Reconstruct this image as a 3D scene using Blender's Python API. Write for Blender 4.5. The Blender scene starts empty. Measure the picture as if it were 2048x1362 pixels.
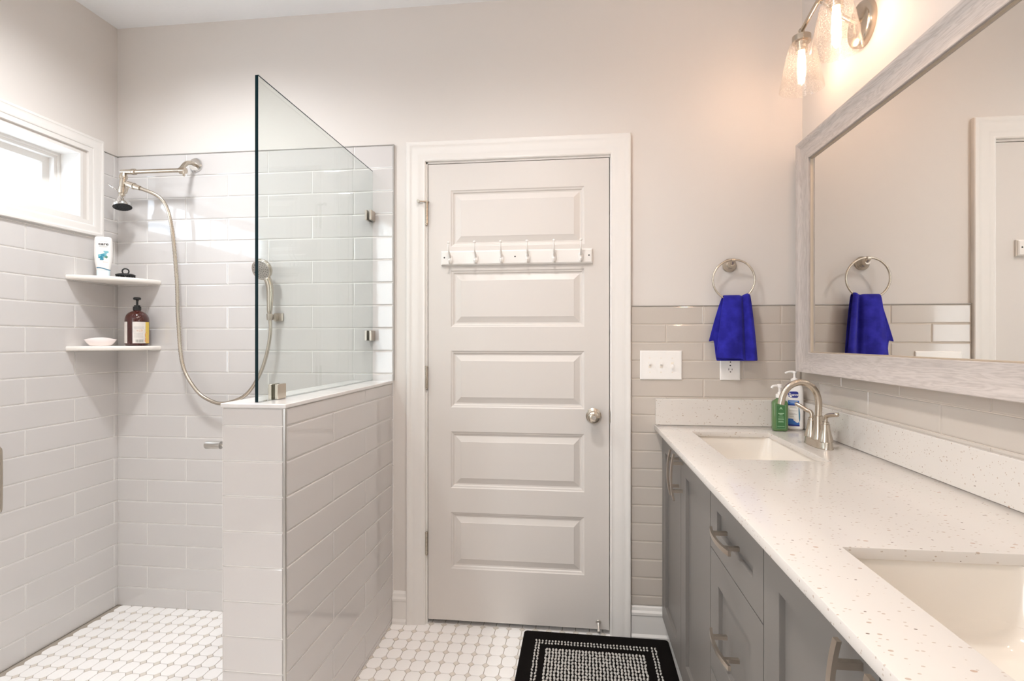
import bpy, bmesh, math, random
from mathutils import Vector, Matrix
random.seed(7)
S = bpy.context.scene
C = S.collection
PI = math.pi

# ------------------------------------------------------------------ camera
YAW = math.atan(124 / 1066.0)
cam_d = bpy.data.cameras.new('camera')
cam_d.sensor_width = 36.0
cam_d.lens = 36.0 * 1066.0 / 2048.0
cam_d.clip_start = 0.02
cam = bpy.data.objects.new('camera', cam_d)
cam.location = (0, -2.33, 1.27)
cam.rotation_euler = (PI / 2, 0, YAW)
C.objects.link(cam)
S.camera = cam

# ------------------------------------------------------------------ colour management
vs = S.view_settings
S.display_settings.display_device = 'sRGB'
vs.view_transform = 'Standard'
vs.look = 'None'
vs.gamma = 1.0
vs.use_curve_mapping = False
vs.exposure = 1.0
S.cycles.max_bounces = 14
S.cycles.diffuse_bounces = 7
S.cycles.glossy_bounces = 6
S.cycles.transparent_max_bounces = 16
S.cycles.transmission_bounces = 8
S.cycles.caustics_reflective = False
S.cycles.caustics_refractive = False
S.cycles.sample_clamp_indirect = 6.0

# ------------------------------------------------------------------ world (overcast sky outside the windows)
W = bpy.data.worlds.new('sky')
S.world = W
W.use_nodes = True
bg = W.node_tree.nodes['Background']
bg.inputs[0].default_value = (0.78, 0.88, 1.0, 1)
bg.inputs[1].default_value = 4.0


def area_light(name, loc, rot, sx, sy, power, col, portal=False):
    d = bpy.data.lights.new(name, 'AREA')
    d.shape = 'RECTANGLE'
    d.size = sx
    d.size_y = sy
    d.energy = power
    d.color = col
    if portal:
        d.cycles.is_portal = True
    o = bpy.data.objects.new(name, d)
    o.location = loc
    o.rotation_euler = rot
    C.objects.link(o)
    return o


# window_1 opening: sky portal (faces into the room, +X)
area_light('window_portal', (-2.36, -0.87, 1.96), (0, -PI / 2, 0), 0.34, 1.4, 1, (1, 1, 1), portal=True)
# unseen cool light added as fill, as if from a window behind the camera
area_light('rear_fill', (-2.16, -3.76, 1.62), (0, -PI / 2, 0), 2.0, 0.76, 20, (0.86, 0.93, 1.0))


def fill_spot(name, loc, power, col, angle, tilt=(0, 0)):
    d = bpy.data.lights.new(name, 'SPOT')
    d.energy = power
    d.color = col
    d.spot_size = math.radians(angle)
    d.spot_blend = 1.0
    d.shadow_soft_size = 0.09
    o = bpy.data.objects.new(name, d)
    o.location = loc
    o.rotation_euler = (tilt[0], tilt[1], 0)
    C.objects.link(o)


# unseen overhead spots added as fill, no fixtures in the ceiling
fill_spot('shower_fill', (-1.50, -0.75, 2.755), 60, (0.97, 0.98, 1.0), 158)
fill_spot('room_fill', (-0.25, -1.05, 2.755), 50, (1.0, 0.95, 0.92), 160)
fill_spot('warm_fill', (-0.25, -2.05, 2.755), 32, (1.0, 0.84, 0.72), 160)  # added to warm the half wall, floor and counter

# ------------------------------------------------------------------ material helpers


def lin(c):
    return tuple((x / 12.92 if x <= 0.04045 else ((x + 0.055) / 1.055) ** 2.4) for x in (v / 255.0 for v in c))


def mat(name, rgb, rough=0.5, metal=0.0, bump=None, spec=0.5, emit=None, coat=0.0, var=None, sheen=0.0, trans=0.0, ior=1.5):
    m = bpy.data.materials.new(name)
    m.use_nodes = True
    nt = m.node_tree
    p = nt.nodes['Principled BSDF']
    p.inputs['Base Color'].default_value = (*lin(rgb), 1)
    p.inputs['Roughness'].default_value = rough
    p.inputs['Metallic'].default_value = metal
    p.inputs['Specular IOR Level'].default_value = spec
    p.inputs['IOR'].default_value = ior
    if coat:
        p.inputs['Coat Weight'].default_value = coat
        p.inputs['Coat Roughness'].default_value = 0.05
    if sheen:
        p.inputs['Sheen Weight'].default_value = sheen
        p.inputs['Sheen Roughness'].default_value = 0.4
    if trans:
        p.inputs['Transmission Weight'].default_value = trans
    if emit:
        p.inputs['Emission Color'].default_value = (*emit[0], 1)
        p.inputs['Emission Strength'].default_value = emit[1]
    tc = nt.nodes.new('ShaderNodeTexCoord')
    if bump:
        sc, st = bump[0], bump[1]
        n = nt.nodes.new('ShaderNodeTexNoise')
        n.inputs['Scale'].default_value = sc
        n.inputs['Detail'].default_value = 3
        b = nt.nodes.new('ShaderNodeBump')
        b.inputs['Strength'].default_value = st
        b.inputs['Distance'].default_value = bump[2] if len(bump) > 2 else 0.002
        nt.links.new(tc.outputs['Object'], n.inputs['Vector'])
        nt.links.new(n.outputs['Fac'], b.inputs['Height'])
        nt.links.new(b.outputs['Normal'], p.inputs['Normal'])
    if var:
        sc, rgb2, amt = var
        n = nt.nodes.new('ShaderNodeTexNoise')
        n.inputs['Scale'].default_value = sc
        n.inputs['Detail'].default_value = 4
        mx = nt.nodes.new('ShaderNodeMix')
        mx.data_type = 'RGBA'
        mr = nt.nodes.new('ShaderNodeMapRange')
        mr.inputs['From Min'].default_value = 0.4
        mr.inputs['From Max'].default_value = 0.7
        mr.inputs['To Max'].default_value = amt
        nt.links.new(tc.outputs['Object'], n.inputs['Vector'])
        nt.links.new(n.outputs['Fac'], mr.inputs['Value'])
        nt.links.new(mr.outputs['Result'], mx.inputs['Factor'])
        mx.inputs['A'].default_value = (*lin(rgb), 1)
        mx.inputs['B'].default_value = (*lin(rgb2), 1)
        nt.links.new(mx.outputs['Result'], p.inputs['Base Color'])
    return m


def glass_mat(name, tint, ior=1.5, seeded=False):
    m = bpy.data.materials.new(name)
    m.use_nodes = True
    nt = m.node_tree
    for n in list(nt.nodes):
        nt.nodes.remove(n)
    out = nt.nodes.new('ShaderNodeOutputMaterial')
    tr = nt.nodes.new('ShaderNodeBsdfTransparent')
    tr.inputs[0].default_value = (*tint, 1)
    gl = nt.nodes.new('ShaderNodeBsdfGlossy')
    gl.inputs['Roughness'].default_value = 0.0 if not seeded else 0.05
    fr = nt.nodes.new('ShaderNodeFresnel')
    ge = nt.nodes.new('ShaderNodeNewGeometry')
    mr = nt.nodes.new('ShaderNodeMapRange')          # same Fresnel on both faces of the thin pane
    mr.inputs['To Min'].default_value = ior
    mr.inputs['To Max'].default_value = 1.0 / ior
    nt.links.new(ge.outputs['Backfacing'], mr.inputs['Value'])
    nt.links.new(mr.outputs['Result'], fr.inputs['IOR'])
    mx = nt.nodes.new('ShaderNodeMixShader')
    nt.links.new(fr.outputs[0], mx.inputs[0])
    nt.links.new(tr.outputs[0], mx.inputs[1])
    nt.links.new(gl.outputs[0], mx.inputs[2])
    if seeded:
        tc = nt.nodes.new('ShaderNodeTexCoord')
        v = nt.nodes.new('ShaderNodeTexVoronoi')
        v.inputs['Scale'].default_value = 190
        nt.links.new(tc.outputs['Object'], v.inputs['Vector'])
        b = nt.nodes.new('ShaderNodeBump')
        b.inputs['Strength'].default_value = 0.9
        b.inputs['Distance'].default_value = 0.003
        r = nt.nodes.new('ShaderNodeMapRange')
        r.inputs['From Min'].default_value = 0.15
        r.inputs['From Max'].default_value = 0.38
        r.inputs['To Min'].default_value = 1
        r.inputs['To Max'].default_value = 0
        nt.links.new(v.outputs['Distance'], r.inputs['Value'])
        nt.links.new(r.outputs['Result'], b.inputs['Height'])
        nt.links.new(b.outputs['Normal'], fr.inputs['Normal'])
        nt.links.new(b.outputs['Normal'], gl.inputs['Normal'])
    if seeded:
        tl = nt.nodes.new('ShaderNodeBsdfTranslucent')
        df = nt.nodes.new('ShaderNodeBsdfDiffuse')
        tl.inputs[0].default_value = (1, 0.97, 0.93, 1)
        df.inputs[0].default_value = (1, 0.97, 0.93, 1)
        a = nt.nodes.new('ShaderNodeMixShader')
        nt.links.new(tl.outputs[0], a.inputs[1])
        nt.links.new(df.outputs[0], a.inputs[2])
        f2 = nt.nodes.new('ShaderNodeMapRange')
        f2.inputs['To Min'].default_value = 0.012
        f2.inputs['To Max'].default_value = 0.16
        nt.links.new(r.outputs['Result'], f2.inputs['Value'])
        m2 = nt.nodes.new('ShaderNodeMixShader')
        nt.links.new(f2.outputs['Result'], m2.inputs[0])
        nt.links.new(mx.outputs[0], m2.inputs[1])
        nt.links.new(a.outputs[0], m2.inputs[2])
        mx = m2
    nt.links.new(mx.outputs[0], out.inputs[0])
    return m


def quartz_mat():
    m = mat('speckled_quartz', (233, 226, 218), 0.16, spec=0.5)
    nt = m.node_tree
    p = nt.nodes['Principled BSDF']
    tc = nt.nodes.new('ShaderNodeTexCoord')
    mp = nt.nodes.new('ShaderNodeMapping')
    mp.inputs['Scale'].default_value = (0.62, 1.0, 1.0)
    nt.links.new(tc.outputs['Object'], mp.inputs['Vector'])
    prev = None
    for sc, keep, rad, col in ((110, 0.89, 0.22, (184, 168, 154)), (210, 0.87, 0.30, (192, 180, 168)), (150, 0.965, 0.22, (126, 112, 102)), (80, 0.965, 0.22, (190, 168, 152))):
        v = nt.nodes.new('ShaderNodeTexVoronoi')
        v.inputs['Scale'].default_value = sc
        nt.links.new(mp.outputs['Vector'], v.inputs['Vector'])
        sep = nt.nodes.new('ShaderNodeTexWhiteNoise')
        nt.links.new(v.outputs['Position'], sep.inputs['Vector'])
        g = nt.nodes.new('ShaderNodeMath')
        g.operation = 'GREATER_THAN'
        g.inputs[1].default_value = keep
        nt.links.new(sep.outputs['Value'], g.inputs[0])
        l = nt.nodes.new('ShaderNodeMath')
        l.operation = 'LESS_THAN'
        l.inputs[1].default_value = rad
        nt.links.new(v.outputs['Distance'], l.inputs[0])
        mu = nt.nodes.new('ShaderNodeMath')
        mu.operation = 'MULTIPLY'
        nt.links.new(g.outputs[0], mu.inputs[0])
        nt.links.new(l.outputs[0], mu.inputs[1])
        mx = nt.nodes.new('ShaderNodeMix')
        mx.data_type = 'RGBA'
        nt.links.new(mu.outputs[0], mx.inputs['Factor'])
        if prev is None:
            mx.inputs['A'].default_value = (*lin((216, 211, 205)), 1)
        else:
            nt.links.new(prev, mx.inputs['A'])
        mx.inputs['B'].default_value = (*lin(col), 1)
        prev = mx.outputs['Result']
    nt.links.new(prev, p.inputs['Base Color'])
    return m


def wood_mat(name, axis):
    m = mat(name, (190, 180, 174), 0.42, spec=0.45)
    nt = m.node_tree
    p = nt.nodes['Principled BSDF']
    tc = nt.nodes.new('ShaderNodeTexCoord')
    mp = nt.nodes.new('ShaderNodeMapping')
    mp.inputs['Scale'].default_value = (1, 0.09, 1) if axis == 'Y' else (1, 1, 0.09)
    nt.links.new(tc.outputs['Object'], mp.inputs['Vector'])
    n = nt.nodes.new('ShaderNodeTexNoise')
    n.inputs['Scale'].default_value = 34
    n.inputs['Detail'].default_value = 3
    n.inputs['Distortion'].default_value = 1.2
    nt.links.new(mp.outputs['Vector'], n.inputs['Vector'])
    mul = nt.nodes.new('ShaderNodeMath')
    mul.operation = 'MULTIPLY'
    mul.inputs[1].default_value = 9.0
    nt.links.new(n.outputs['Fac'], mul.inputs[0])
    fr = nt.nodes.new('ShaderNodeMath')
    fr.operation = 'PINGPONG'
    fr.inputs[1].default_value = 0.5
    nt.links.new(mul.outputs[0], fr.inputs[0])
    n2 = nt.nodes.new('ShaderNodeTexNoise')
    n2.inputs['Scale'].default_value = 260
    n2.inputs['Detail'].default_value = 2
    nt.links.new(mp.outputs['Vector'], n2.inputs['Vector'])
    add = nt.nodes.new('ShaderNodeMath')
    add.operation = 'ADD'
    nt.links.new(fr.outputs[0], add.inputs[0])
    nt.links.new(n2.outputs['Fac'], add.inputs[1])
    cr = nt.nodes.new('ShaderNodeValToRGB')
    cr.color_ramp.elements[0].position = 0.35
    cr.color_ramp.elements[0].color = (*lin((174, 166, 161)), 1)
    cr.color_ramp.elements[1].position = 0.95
    cr.color_ramp.elements[1].color = (*lin((196, 188, 183)), 1)
    nt.links.new(add.outputs[0], cr.inputs[0])
    nt.links.new(cr.outputs[0], p.inputs['Base Color'])
    b = nt.nodes.new('ShaderNodeBump')
    b.inputs['Strength'].default_value = 0.25
    b.inputs['Distance'].default_value = 0.001
    nt.links.new(add.outputs[0], b.inputs['Height'])
    nt.links.new(b.outputs['Normal'], p.inputs['Normal'])
    return m


M = dict(
    paint=mat('wall_paint', (217, 212, 207), 0.6, bump=(160, 0.10, 0.001), spec=0.3),
    ceiling=mat('ceiling_paint', (240, 242, 244), 0.8, bump=(28, 0.35, 0.004), spec=0.2),
    trim=mat('white_trim_paint', (228, 225, 221), 0.32, spec=0.45),
    door=mat('dimmed_white_paint', (212, 207, 202), 0.38, spec=0.4),  # the trim's white, darkened because the door catches less light
    tile=mat('grey_glazed_tile', (205, 202, 200), 0.05, bump=(14, 0.12, 0.002), spec=0.5, ior=1.68),
    wains=mat('greige_glazed_tile', (196, 188, 179), 0.08, bump=(14, 0.12, 0.002), spec=0.5),
    grout=mat('light_grout', (238, 236, 232), 0.85, spec=0.2),
    wgrout=mat('greige_grout', (212, 202, 191), 0.8, spec=0.2),
    floor_grout=mat('floor_grout', (168, 159, 148), 0.9, spec=0.2),
    floor_oct=mat('white_floor_tile', (244, 242, 240), 0.35, spec=0.4),
    floor_dot=mat('grey_floor_dot', (220, 213, 204), 0.4, spec=0.4),
    quartz=quartz_mat(),
    cap=mat('white_marble_cap', (228, 226, 224), 0.12, var=(9, (205, 203, 202), 0.6)),
    shelf=mat('cream_shelf_stone', (236, 231, 224), 0.25),
    ceramic=mat('white_ceramic', (230, 224, 215), 0.07, coat=0.3),
    cab=mat('grey_cabinet_paint', (119, 115, 111), 0.42, spec=0.4),
    cabin=mat('cabinet_interior', (70, 66, 62), 0.7),
    nickel=mat('brushed_nickel', (196, 186, 172), 0.24, 1.0),
    bronze=mat('satin_nickel_pull', (200, 190, 178), 0.28, 1.0),
    chrome=mat('chrome', (225, 224, 222), 0.10, 1.0),
    steel=mat('steel_edge', (190, 187, 182), 0.3, 1.0),
    strip=mat('pale_edge_strip', (170, 166, 161), 0.35),
    black=mat('black_plastic', (18, 18, 19), 0.35),
    rubber=mat('dark_rubber', (34, 36, 38), 0.6),
    white_pl=mat('white_plastic', (240, 238, 235), 0.3),
    cream_pl=mat('cream_plastic', (236, 228, 216), 0.35),
    glass=glass_mat('clear_shower_glass', (0.935, 0.962, 0.952)),
    glass_edge=mat('dark_glass_edge', (8, 34, 40), 0.3, spec=0.12),
    pane=glass_mat('window_pane_glass', (0.97, 0.98, 0.98)),
    seeded=glass_mat('seeded_glass', (0.985, 0.975, 0.96), 1.45, seeded=True),
    mirror=mat('mirror_silver', (240, 238, 234), 0.0, 1.0),
    woodY=wood_mat('driftwood_along', 'Y'),
    woodZ=wood_mat('driftwood_up', 'Z'),
    towel=mat('blue_towel_cloth', (20, 16, 138), 0.9, bump=(900, 0.6, 0.002), sheen=0.1, var=(24, (44, 44, 184), 0.8)),
    matpile=mat('black_rug_pile', (20, 16, 15), 0.95, bump=(700, 0.9, 0.004), spec=0.1),
    matloop=mat('grey_rug_loops', (200, 197, 192), 0.9, bump=(900, 0.6, 0.002), spec=0.1),
    amber=mat('dark_red_bottle', (64, 20, 14), 0.08, coat=0.6),
    green=mat('green_soap', (112, 150, 96), 0.12, coat=0.4, trans=0.35),
    green_label=mat('green_label', (66, 116, 70), 0.4),
    green_print=mat('pale_green_print', (176, 214, 178), 0.5),
    label=mat('paper_label', (226, 220, 214), 0.5, var=(60, (206, 198, 194), 0.5)),
    yellow=mat('yellow_label', (226, 196, 90), 0.5),
    orange=mat('orange_label', (226, 140, 96), 0.5, var=(40, (236, 196, 170), 0.7)),
    ink=mat('black_ink', (28, 26, 26), 0.5),
    greyink=mat('grey_ink', (150, 148, 148), 0.5),
    barcode=mat('barcode_ink', (96, 104, 92), 0.5),
    navy=mat('navy_label', (24, 38, 132), 0.35),
    midblue=mat('blue_label', (52, 110, 190), 0.35),
    skyblue=mat('sky_blue_label', (70, 140, 206), 0.35),
    teal1=mat('teal_print', (52, 142, 168), 0.4),
    teal2=mat('pale_teal_print', (126, 186, 198), 0.4),
    teal3=mat('green_teal_print', (92, 140, 120), 0.4),
    slate=mat('slate_blue_print', (92, 138, 164), 0.4),
    ice=mat('ice_blue_plastic', (222, 238, 244), 0.25),
    redink=mat('red_ink', (226, 140, 110), 0.5),
    soapdish=mat('pearly_plastic', (242, 232, 230), 0.15, coat=0.4),
    slot=mat('dark_slot', (24, 22, 20), 0.6),
    dark_gap=mat('dark_gap', (40, 34, 28), 0.8),
)

# ------------------------------------------------------------------ mesh helpers


def link(name, bm, mats, parent=None, smooth=False, loc=None, angle=None):
    if not isinstance(mats, (list, tuple)):
        mats = [mats]
    me = bpy.data.meshes.new(name)
    bmesh.ops.recalc_face_normals(bm, faces=bm.faces[:])
    if smooth:
        for f in bm.faces:
            f.smooth = True
    if angle is not None:
        for f in bm.faces:
            f.smooth = True
        for e in bm.edges:
            if len(e.link_faces) == 2 and e.calc_face_angle(0) > math.radians(angle):
                e.smooth = False
    bm.to_mesh(me)
    bm.free()
    for m in mats:
        me.materials.append(m)
    o = bpy.data.objects.new(name, me)
    C.objects.link(o)
    if loc is not None:
        o.location = loc
    if parent is not None:
        o.parent = parent
    return o


def shift(bm, v):
    bmesh.ops.translate(bm, verts=bm.verts[:], vec=Vector(v))
    return bm


def thing(name, label, cat, loc=(0, 0, 0), rotz=0.0, group=None):
    o = bpy.data.objects.new(name, None)
    o.empty_display_size = 0.03
    o.location = loc
    o.rotation_euler = (0, 0, rotz)
    C.objects.link(o)
    o['label'] = label
    o['category'] = cat
    if group:
        o['group'] = group
    return o


def tag(o, label, cat, group=None):
    o['label'] = label
    o['category'] = cat
    if group:
        o['group'] = group
    return o


def struct(o):
    o['kind'] = 'structure'
    return o


def wpart(name, bm, mats, root, world=True, **k):
    """part of a thing, geometry given in world coordinates"""
    if world:
        r = root
        while r.parent:
            r = r.parent
        shift(bm, -Vector(r.location))
    return link(name, bm, mats, root, **k)


def box(bm, x0, x1, y0, y1, z0, z1, mi=0, bev=0.0, seg=1):
    vs_ = [bm.verts.new(p) for p in ((x0, y0, z0), (x1, y0, z0), (x1, y1, z0), (x0, y1, z0), (x0, y0, z1), (x1, y0, z1), (x1, y1, z1), (x0, y1, z1))]
    fs = []
    for q in ((0, 3, 2, 1), (4, 5, 6, 7), (0, 1, 5, 4), (1, 2, 6, 5), (2, 3, 7, 6), (3, 0, 4, 7)):
        f = bm.faces.new([vs_[i] for i in q])
        f.material_index = mi
        fs.append(f)
    if bev:
        es = list({e for f in fs for e in f.edges})
        r = bmesh.ops.bevel(bm, geom=es, offset=bev, segments=seg, affect='EDGES', profile=0.5)
        for f in r['faces']:
            f.material_index = mi
    return vs_


def frame_axes(d):
    d = Vector(d).normalized()
    a = Vector((0, 0, 1)) if abs(d.z) < 0.9 else Vector((1, 0, 0))
    u = d.cross(a).normalized()
    v = d.cross(u).normalized()
    return u, v


def lathe(bm, origin, axis, prof, n=32, mi=0, caps=True, wob=None):
    """prof: list of (distance along axis, radius)"""
    ax = Vector(axis).normalized()
    u, v = frame_axes(ax)
    o = Vector(origin)
    rings = []
    for (h, r) in prof:
        ring = []
        for i in range(n):
            a = 2 * PI * i / n
            rr = r * (wob(a, h) if wob else 1)
            ring.append(bm.verts.new(o + ax * h + (u * math.cos(a) + v * math.sin(a)) * rr))
        rings.append(ring)
    for a, b in zip(rings, rings[1:]):
        for i in range(n):
            f = bm.faces.new((a[i], a[(i + 1) % n], b[(i + 1) % n], b[i]))
            f.material_index = mi
    if caps:
        for r in (rings[0], rings[-1]):
            f = bm.faces.new(r)
            f.material_index = mi
    return rings


def cyl(bm, p0, p1, r0, r1=None, n=24, mi=0):
    p0, p1 = Vector(p0), Vector(p1)
    r1 = r0 if r1 is None else r1
    return lathe(bm, p0, p1 - p0, [(0, r0), ((p1 - p0).length, r1)], n, mi)


def smooth_path(pts, k=8, closed=False):
    P = [Vector(p) for p in pts]
    n = len(P)
    out = []
    rng = range(n) if closed else range(n - 1)
    for i in rng:
        if closed:
            a, b, c, d = P[(i - 1) % n], P[i], P[(i + 1) % n], P[(i + 2) % n]
        else:
            a, b, c, d = P[max(i - 1, 0)], P[i], P[i + 1], P[min(i + 2, n - 1)]
        for j in range(k):
            t = j / k
            out.append(0.5 * ((2 * b) + (-a + c) * t + (2 * a - 5 * b + 4 * c - d) * t * t + (-a + 3 * b - 3 * c + d) * t ** 3))
    if not closed:
        out.append(P[-1])
    return out


def tube(bm, path, r, n=12, closed=False, mi=0, caps=True):
    P = [Vector(p) for p in path]
    m = len(P)
    rad = r if callable(r) else (lambda i: r)
    T = []
    for i in range(m):
        if closed:
            t = P[(i + 1) % m] - P[i - 1]
        else:
            t = P[min(i + 1, m - 1)] - P[max(i - 1, 0)]
        T.append(t.normalized())
    u, v = frame_axes(T[0])
    rings = []
    for i in range(m):
        if i:
            ax = T[i - 1].cross(T[i])
            if ax.length > 1e-7:
                R = Matrix.Rotation(T[i - 1].angle(T[i]), 3, ax.normalized())
                u = (R @ u).normalized()
            u = (u - T[i] * u.dot(T[i])).normalized()
            v = T[i].cross(u)
        rr = rad(i)
        rings.append([bm.verts.new(P[i] + (u * math.cos(2 * PI * k / n) + v * math.sin(2 * PI * k / n)) * rr) for k in range(n)])
    prs = list(zip(rings, rings[1:]))
    if closed:
        prs.append((rings[-1], rings[0]))
    for a, b in prs:
        for k in range(n):
            f = bm.faces.new((a[k], a[(k + 1) % n], b[(k + 1) % n], b[k]))
            f.material_index = mi
    if caps and not closed:
        for rg in (rings[0], rings[-1]):
            f = bm.faces.new(rg)
            f.material_index = mi
    return rings


def ball(bm, c, r, mi=0, seg=16, scale=(1, 1, 1)):
    R = bmesh.ops.create_uvsphere(bm, u_segments=seg, v_segments=max(6, seg // 2), radius=r)
    for v in R['verts']:
        v.co = Vector((v.co.x * scale[0], v.co.y * scale[1], v.co.z * scale[2])) + Vector(c)
        for f in v.link_faces:
            f.material_index = mi


def rrect(hx, hy, r, n=6):
    r = min(r, hx - 1e-5, hy - 1e-5)
    out = []
    for cx, cy, a0 in ((hx - r, hy - r, 0), (-hx + r, hy - r, PI / 2), (-hx + r, -hy + r, PI), (hx - r, -hy + r, 1.5 * PI)):
        for i in range(n + 1):
            a = a0 + PI / 2 * i / n
            out.append((cx + r * math.cos(a), cy + r * math.sin(a)))
    return out


def loft(bm, secs, mi=0, caps=True):
    rings = [[bm.verts.new(p) for p in s] for s in secs]
    n = len(rings[0])
    for a, b in zip(rings, rings[1:]):
        for i in range(n):
            f = bm.faces.new((a[i], a[(i + 1) % n], b[(i + 1) % n], b[i]))
            f.material_index = mi
    if caps:
        for r in (rings[0], rings[-1]):
            f = bm.faces.new(r)
            f.material_index = mi
    return rings


def rloft(bm, prof, mi=0, n=6, caps=True):
    """prof: (z, hx, hy, corner radius)"""
    return loft(bm, [[(x, y, z) for x, y in rrect(hx, hy, r, n)] for z, hx, hy, r in prof], mi, caps)


def profile_frame(bm, a0, a1, b0, b1, prof, to3, closed=True, mis=(0, 0)):
    """mitred frame; prof: (inset from the outer edge, height above the plane).  mis: material of the a-running and b-running members"""
    rows = []
    for i, h in prof:
        if closed:
            c = [(a0 + i, b0 + i), (a0 + i, b1 - i), (a1 - i, b1 - i), (a1 - i, b0 + i)]
        else:
            c = [(a0 + i, b0), (a0 + i, b1 - i), (a1 - i, b1 - i), (a1 - i, b0)]
        rows.append([bm.verts.new(to3(a, b, h)) for a, b in c])
    n = 4 if closed else 3
    for r, s in zip(rows, rows[1:]):
        for k in range(n):
            f = bm.faces.new((r[k], r[(k + 1) % 4], s[(k + 1) % 4], s[k]))
            f.material_index = mis[0] if k in (1, 3) else mis[1]
    if not closed:
        for k in (0, 3):
            bm.faces.new([r[k] for r in rows])


def inset_panel(bm, a0, a1, b0, b1, prof, to3, mi=0, last=True):
    rows = []
    for i, h in prof:
        rows.append([bm.verts.new(to3(a, b, h)) for a, b in ((a0 + i, b0 + i), (a1 - i, b0 + i), (a1 - i, b1 - i), (a0 + i, b1 - i))])
    for r, s in zip(rows, rows[1:]):
        for k in range(4):
            f = bm.faces.new((r[k], r[(k + 1) % 4], s[(k + 1) % 4], s[k]))
            f.material_index = mi
    if last:
        f = bm.faces.new(rows[-1])
        f.material_index = mi


def panel_face(bm, a0, a1, b0, b1, holes, prof, to3, mi=0):
    """flat face a0..a1 x b0..b1 with one column of panels (holes: (ha0, ha1, hb0, hb1), bottom to top)"""
    def q(x0, x1, y0, y1):
        if x1 - x0 > 1e-6 and y1 - y0 > 1e-6:
            f = bm.faces.new([bm.verts.new(to3(x, y, 0)) for x, y in ((x0, y0), (x1, y0), (x1, y1), (x0, y1))])
            f.material_index = mi
    y = b0
    for h in holes:
        q(a0, a1, y, h[2])
        q(a0, h[0], h[2], h[3])
        q(h[1], a1, h[2], h[3])
        inset_panel(bm, *h, prof, to3, mi)
        y = h[3]
    q(a0, a1, y, b1)


def subtract(r, h):
    a0, a1, b0, b1 = r
    if h is None or h[0] >= a1 or h[1] <= a0 or h[2] >= b1 or h[3] <= b0:
        return [r]
    out = []
    if b0 < h[2]:
        out.append((a0, a1, b0, h[2]))
    if b1 > h[3]:
        out.append((a0, a1, h[3], b1))
    lo, hi = max(b0, h[2]), min(b1, h[3])
    if a0 < h[0]:
        out.append((a0, h[0], lo, hi))
    if a1 > h[1]:
        out.append((h[1], a1, lo, hi))
    return out


def tiles(bm, a0, a1, btop, bbot, row, length, offs, to3, thick=0.008, gap=0.003, bev=0.003, hole=None, tilt=0.0025, first=None):
    """running bond of separate bevelled tiles; material 0 glaze, material 1 grout bed"""
    for (x0, x1, y0, y1) in subtract((a0, a1, bbot, btop), hole):
        f = bm.faces.new([bm.verts.new(to3(x, y, thick - 0.0026)) for x, y in ((x0, y0), (x1, y0), (x1, y1), (x0, y1))])
        f.material_index = 1
    k = 0
    b = btop
    while b > bbot + 0.004:
        h = row if not (k == 0 and first) else first
        bl = max(b - h, bbot)
        o = offs[k % 2]
        i0 = math.floor((a0 - o) / length)
        x = o + i0 * length
        while x < a1 - 1e-4:
            r = (max(x, a0), min(x + length, a1), bl, b)
            if r[1] - r[0] > 0.006:
                tx, ty = random.uniform(-tilt, tilt) * 0.5, random.uniform(-tilt, tilt)
                for (p0, p1, q0, q1) in subtract(r, hole):
                    g = gap / 2
                    p0 += g
                    p1 -= g
                    q0 += g
                    q1 -= g
                    if p1 - p0 < 0.004 or q1 - q0 < 0.004:
                        continue
                    cx, cy = (p0 + p1) / 2, (q0 + q1) / 2
                    ring = []
                    for ins, hh in ((0, 0.0), (0, thick - bev * 0.75), (bev * 0.35, thick - bev * 0.25), (bev * 1.4, thick)):
                        ring.append([bm.verts.new(to3(a, c, hh + ((a - cx) * tx + (c - cy) * ty if hh else 0))) for a, c in
                                     ((p0 + ins, q0 + ins), (p1 - ins, q0 + ins), (p1 - ins, q1 - ins), (p0 + ins, q1 - ins))])
                    for A, B in zip(ring, ring[1:]):
                        for j in range(4):
                            f = bm.faces.new((A[j], A[(j + 1) % 4], B[(j + 1) % 4], B[j]))
                            f.smooth = False
                    bm.faces.new(ring[-1])
            x += length
        b = bl
        k += 1


def text_polys(s, size, shear=0.0, bold=0.0):
    """flat lettering as (verts (x,y), faces), centred on the origin"""
    cu = bpy.data.curves.new('lettering', 'FONT')
    cu.body = s
    cu.size = size
    cu.shear = shear
    cu.offset = bold
    cu.align_x = 'CENTER'
    cu.align_y = 'CENTER'
    cu.resolution_u = 4
    o = bpy.data.objects.new('lettering', cu)
    C.objects.link(o)
    bpy.context.view_layer.update()
    me = bpy.data.meshes.new_from_object(o.evaluated_get(bpy.context.evaluated_depsgraph_get()))
    vs_ = [(v.co.x, v.co.y) for v in me.vertices]
    fs = [list(p.vertices) for p in me.polygons]
    bpy.data.objects.remove(o)
    bpy.data.meshes.remove(me)
    bpy.data.curves.remove(cu)
    return vs_, fs


def put_poly(bm, vs_, fs, fn, mi=0, off=(0, 0)):
    V = [bm.verts.new(fn(x + off[0], y + off[1])) for x, y in vs_]
    for f in fs:
        try:
            q = bm.faces.new([V[i] for i in f])
            q.material_index = mi
        except ValueError:
            pass


def put_rect(bm, x0, x1, y0, y1, fn, mi=0, nx=8, ny=2, warp=None):
    g = []
    for j in range(ny + 1):
        rw = []
        for i in range(nx + 1):
            x = x0 + (x1 - x0) * i / nx
            y = y0 + (y1 - y0) * j / ny
            if warp:
                x, y = warp(x, y)
            rw.append(bm.verts.new(fn(x, y)))
        g.append(rw)
    for j in range(ny):
        for i in range(nx):
            f = bm.faces.new((g[j][i], g[j][i + 1], g[j + 1][i + 1], g[j + 1][i]))
            f.material_index = mi


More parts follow.
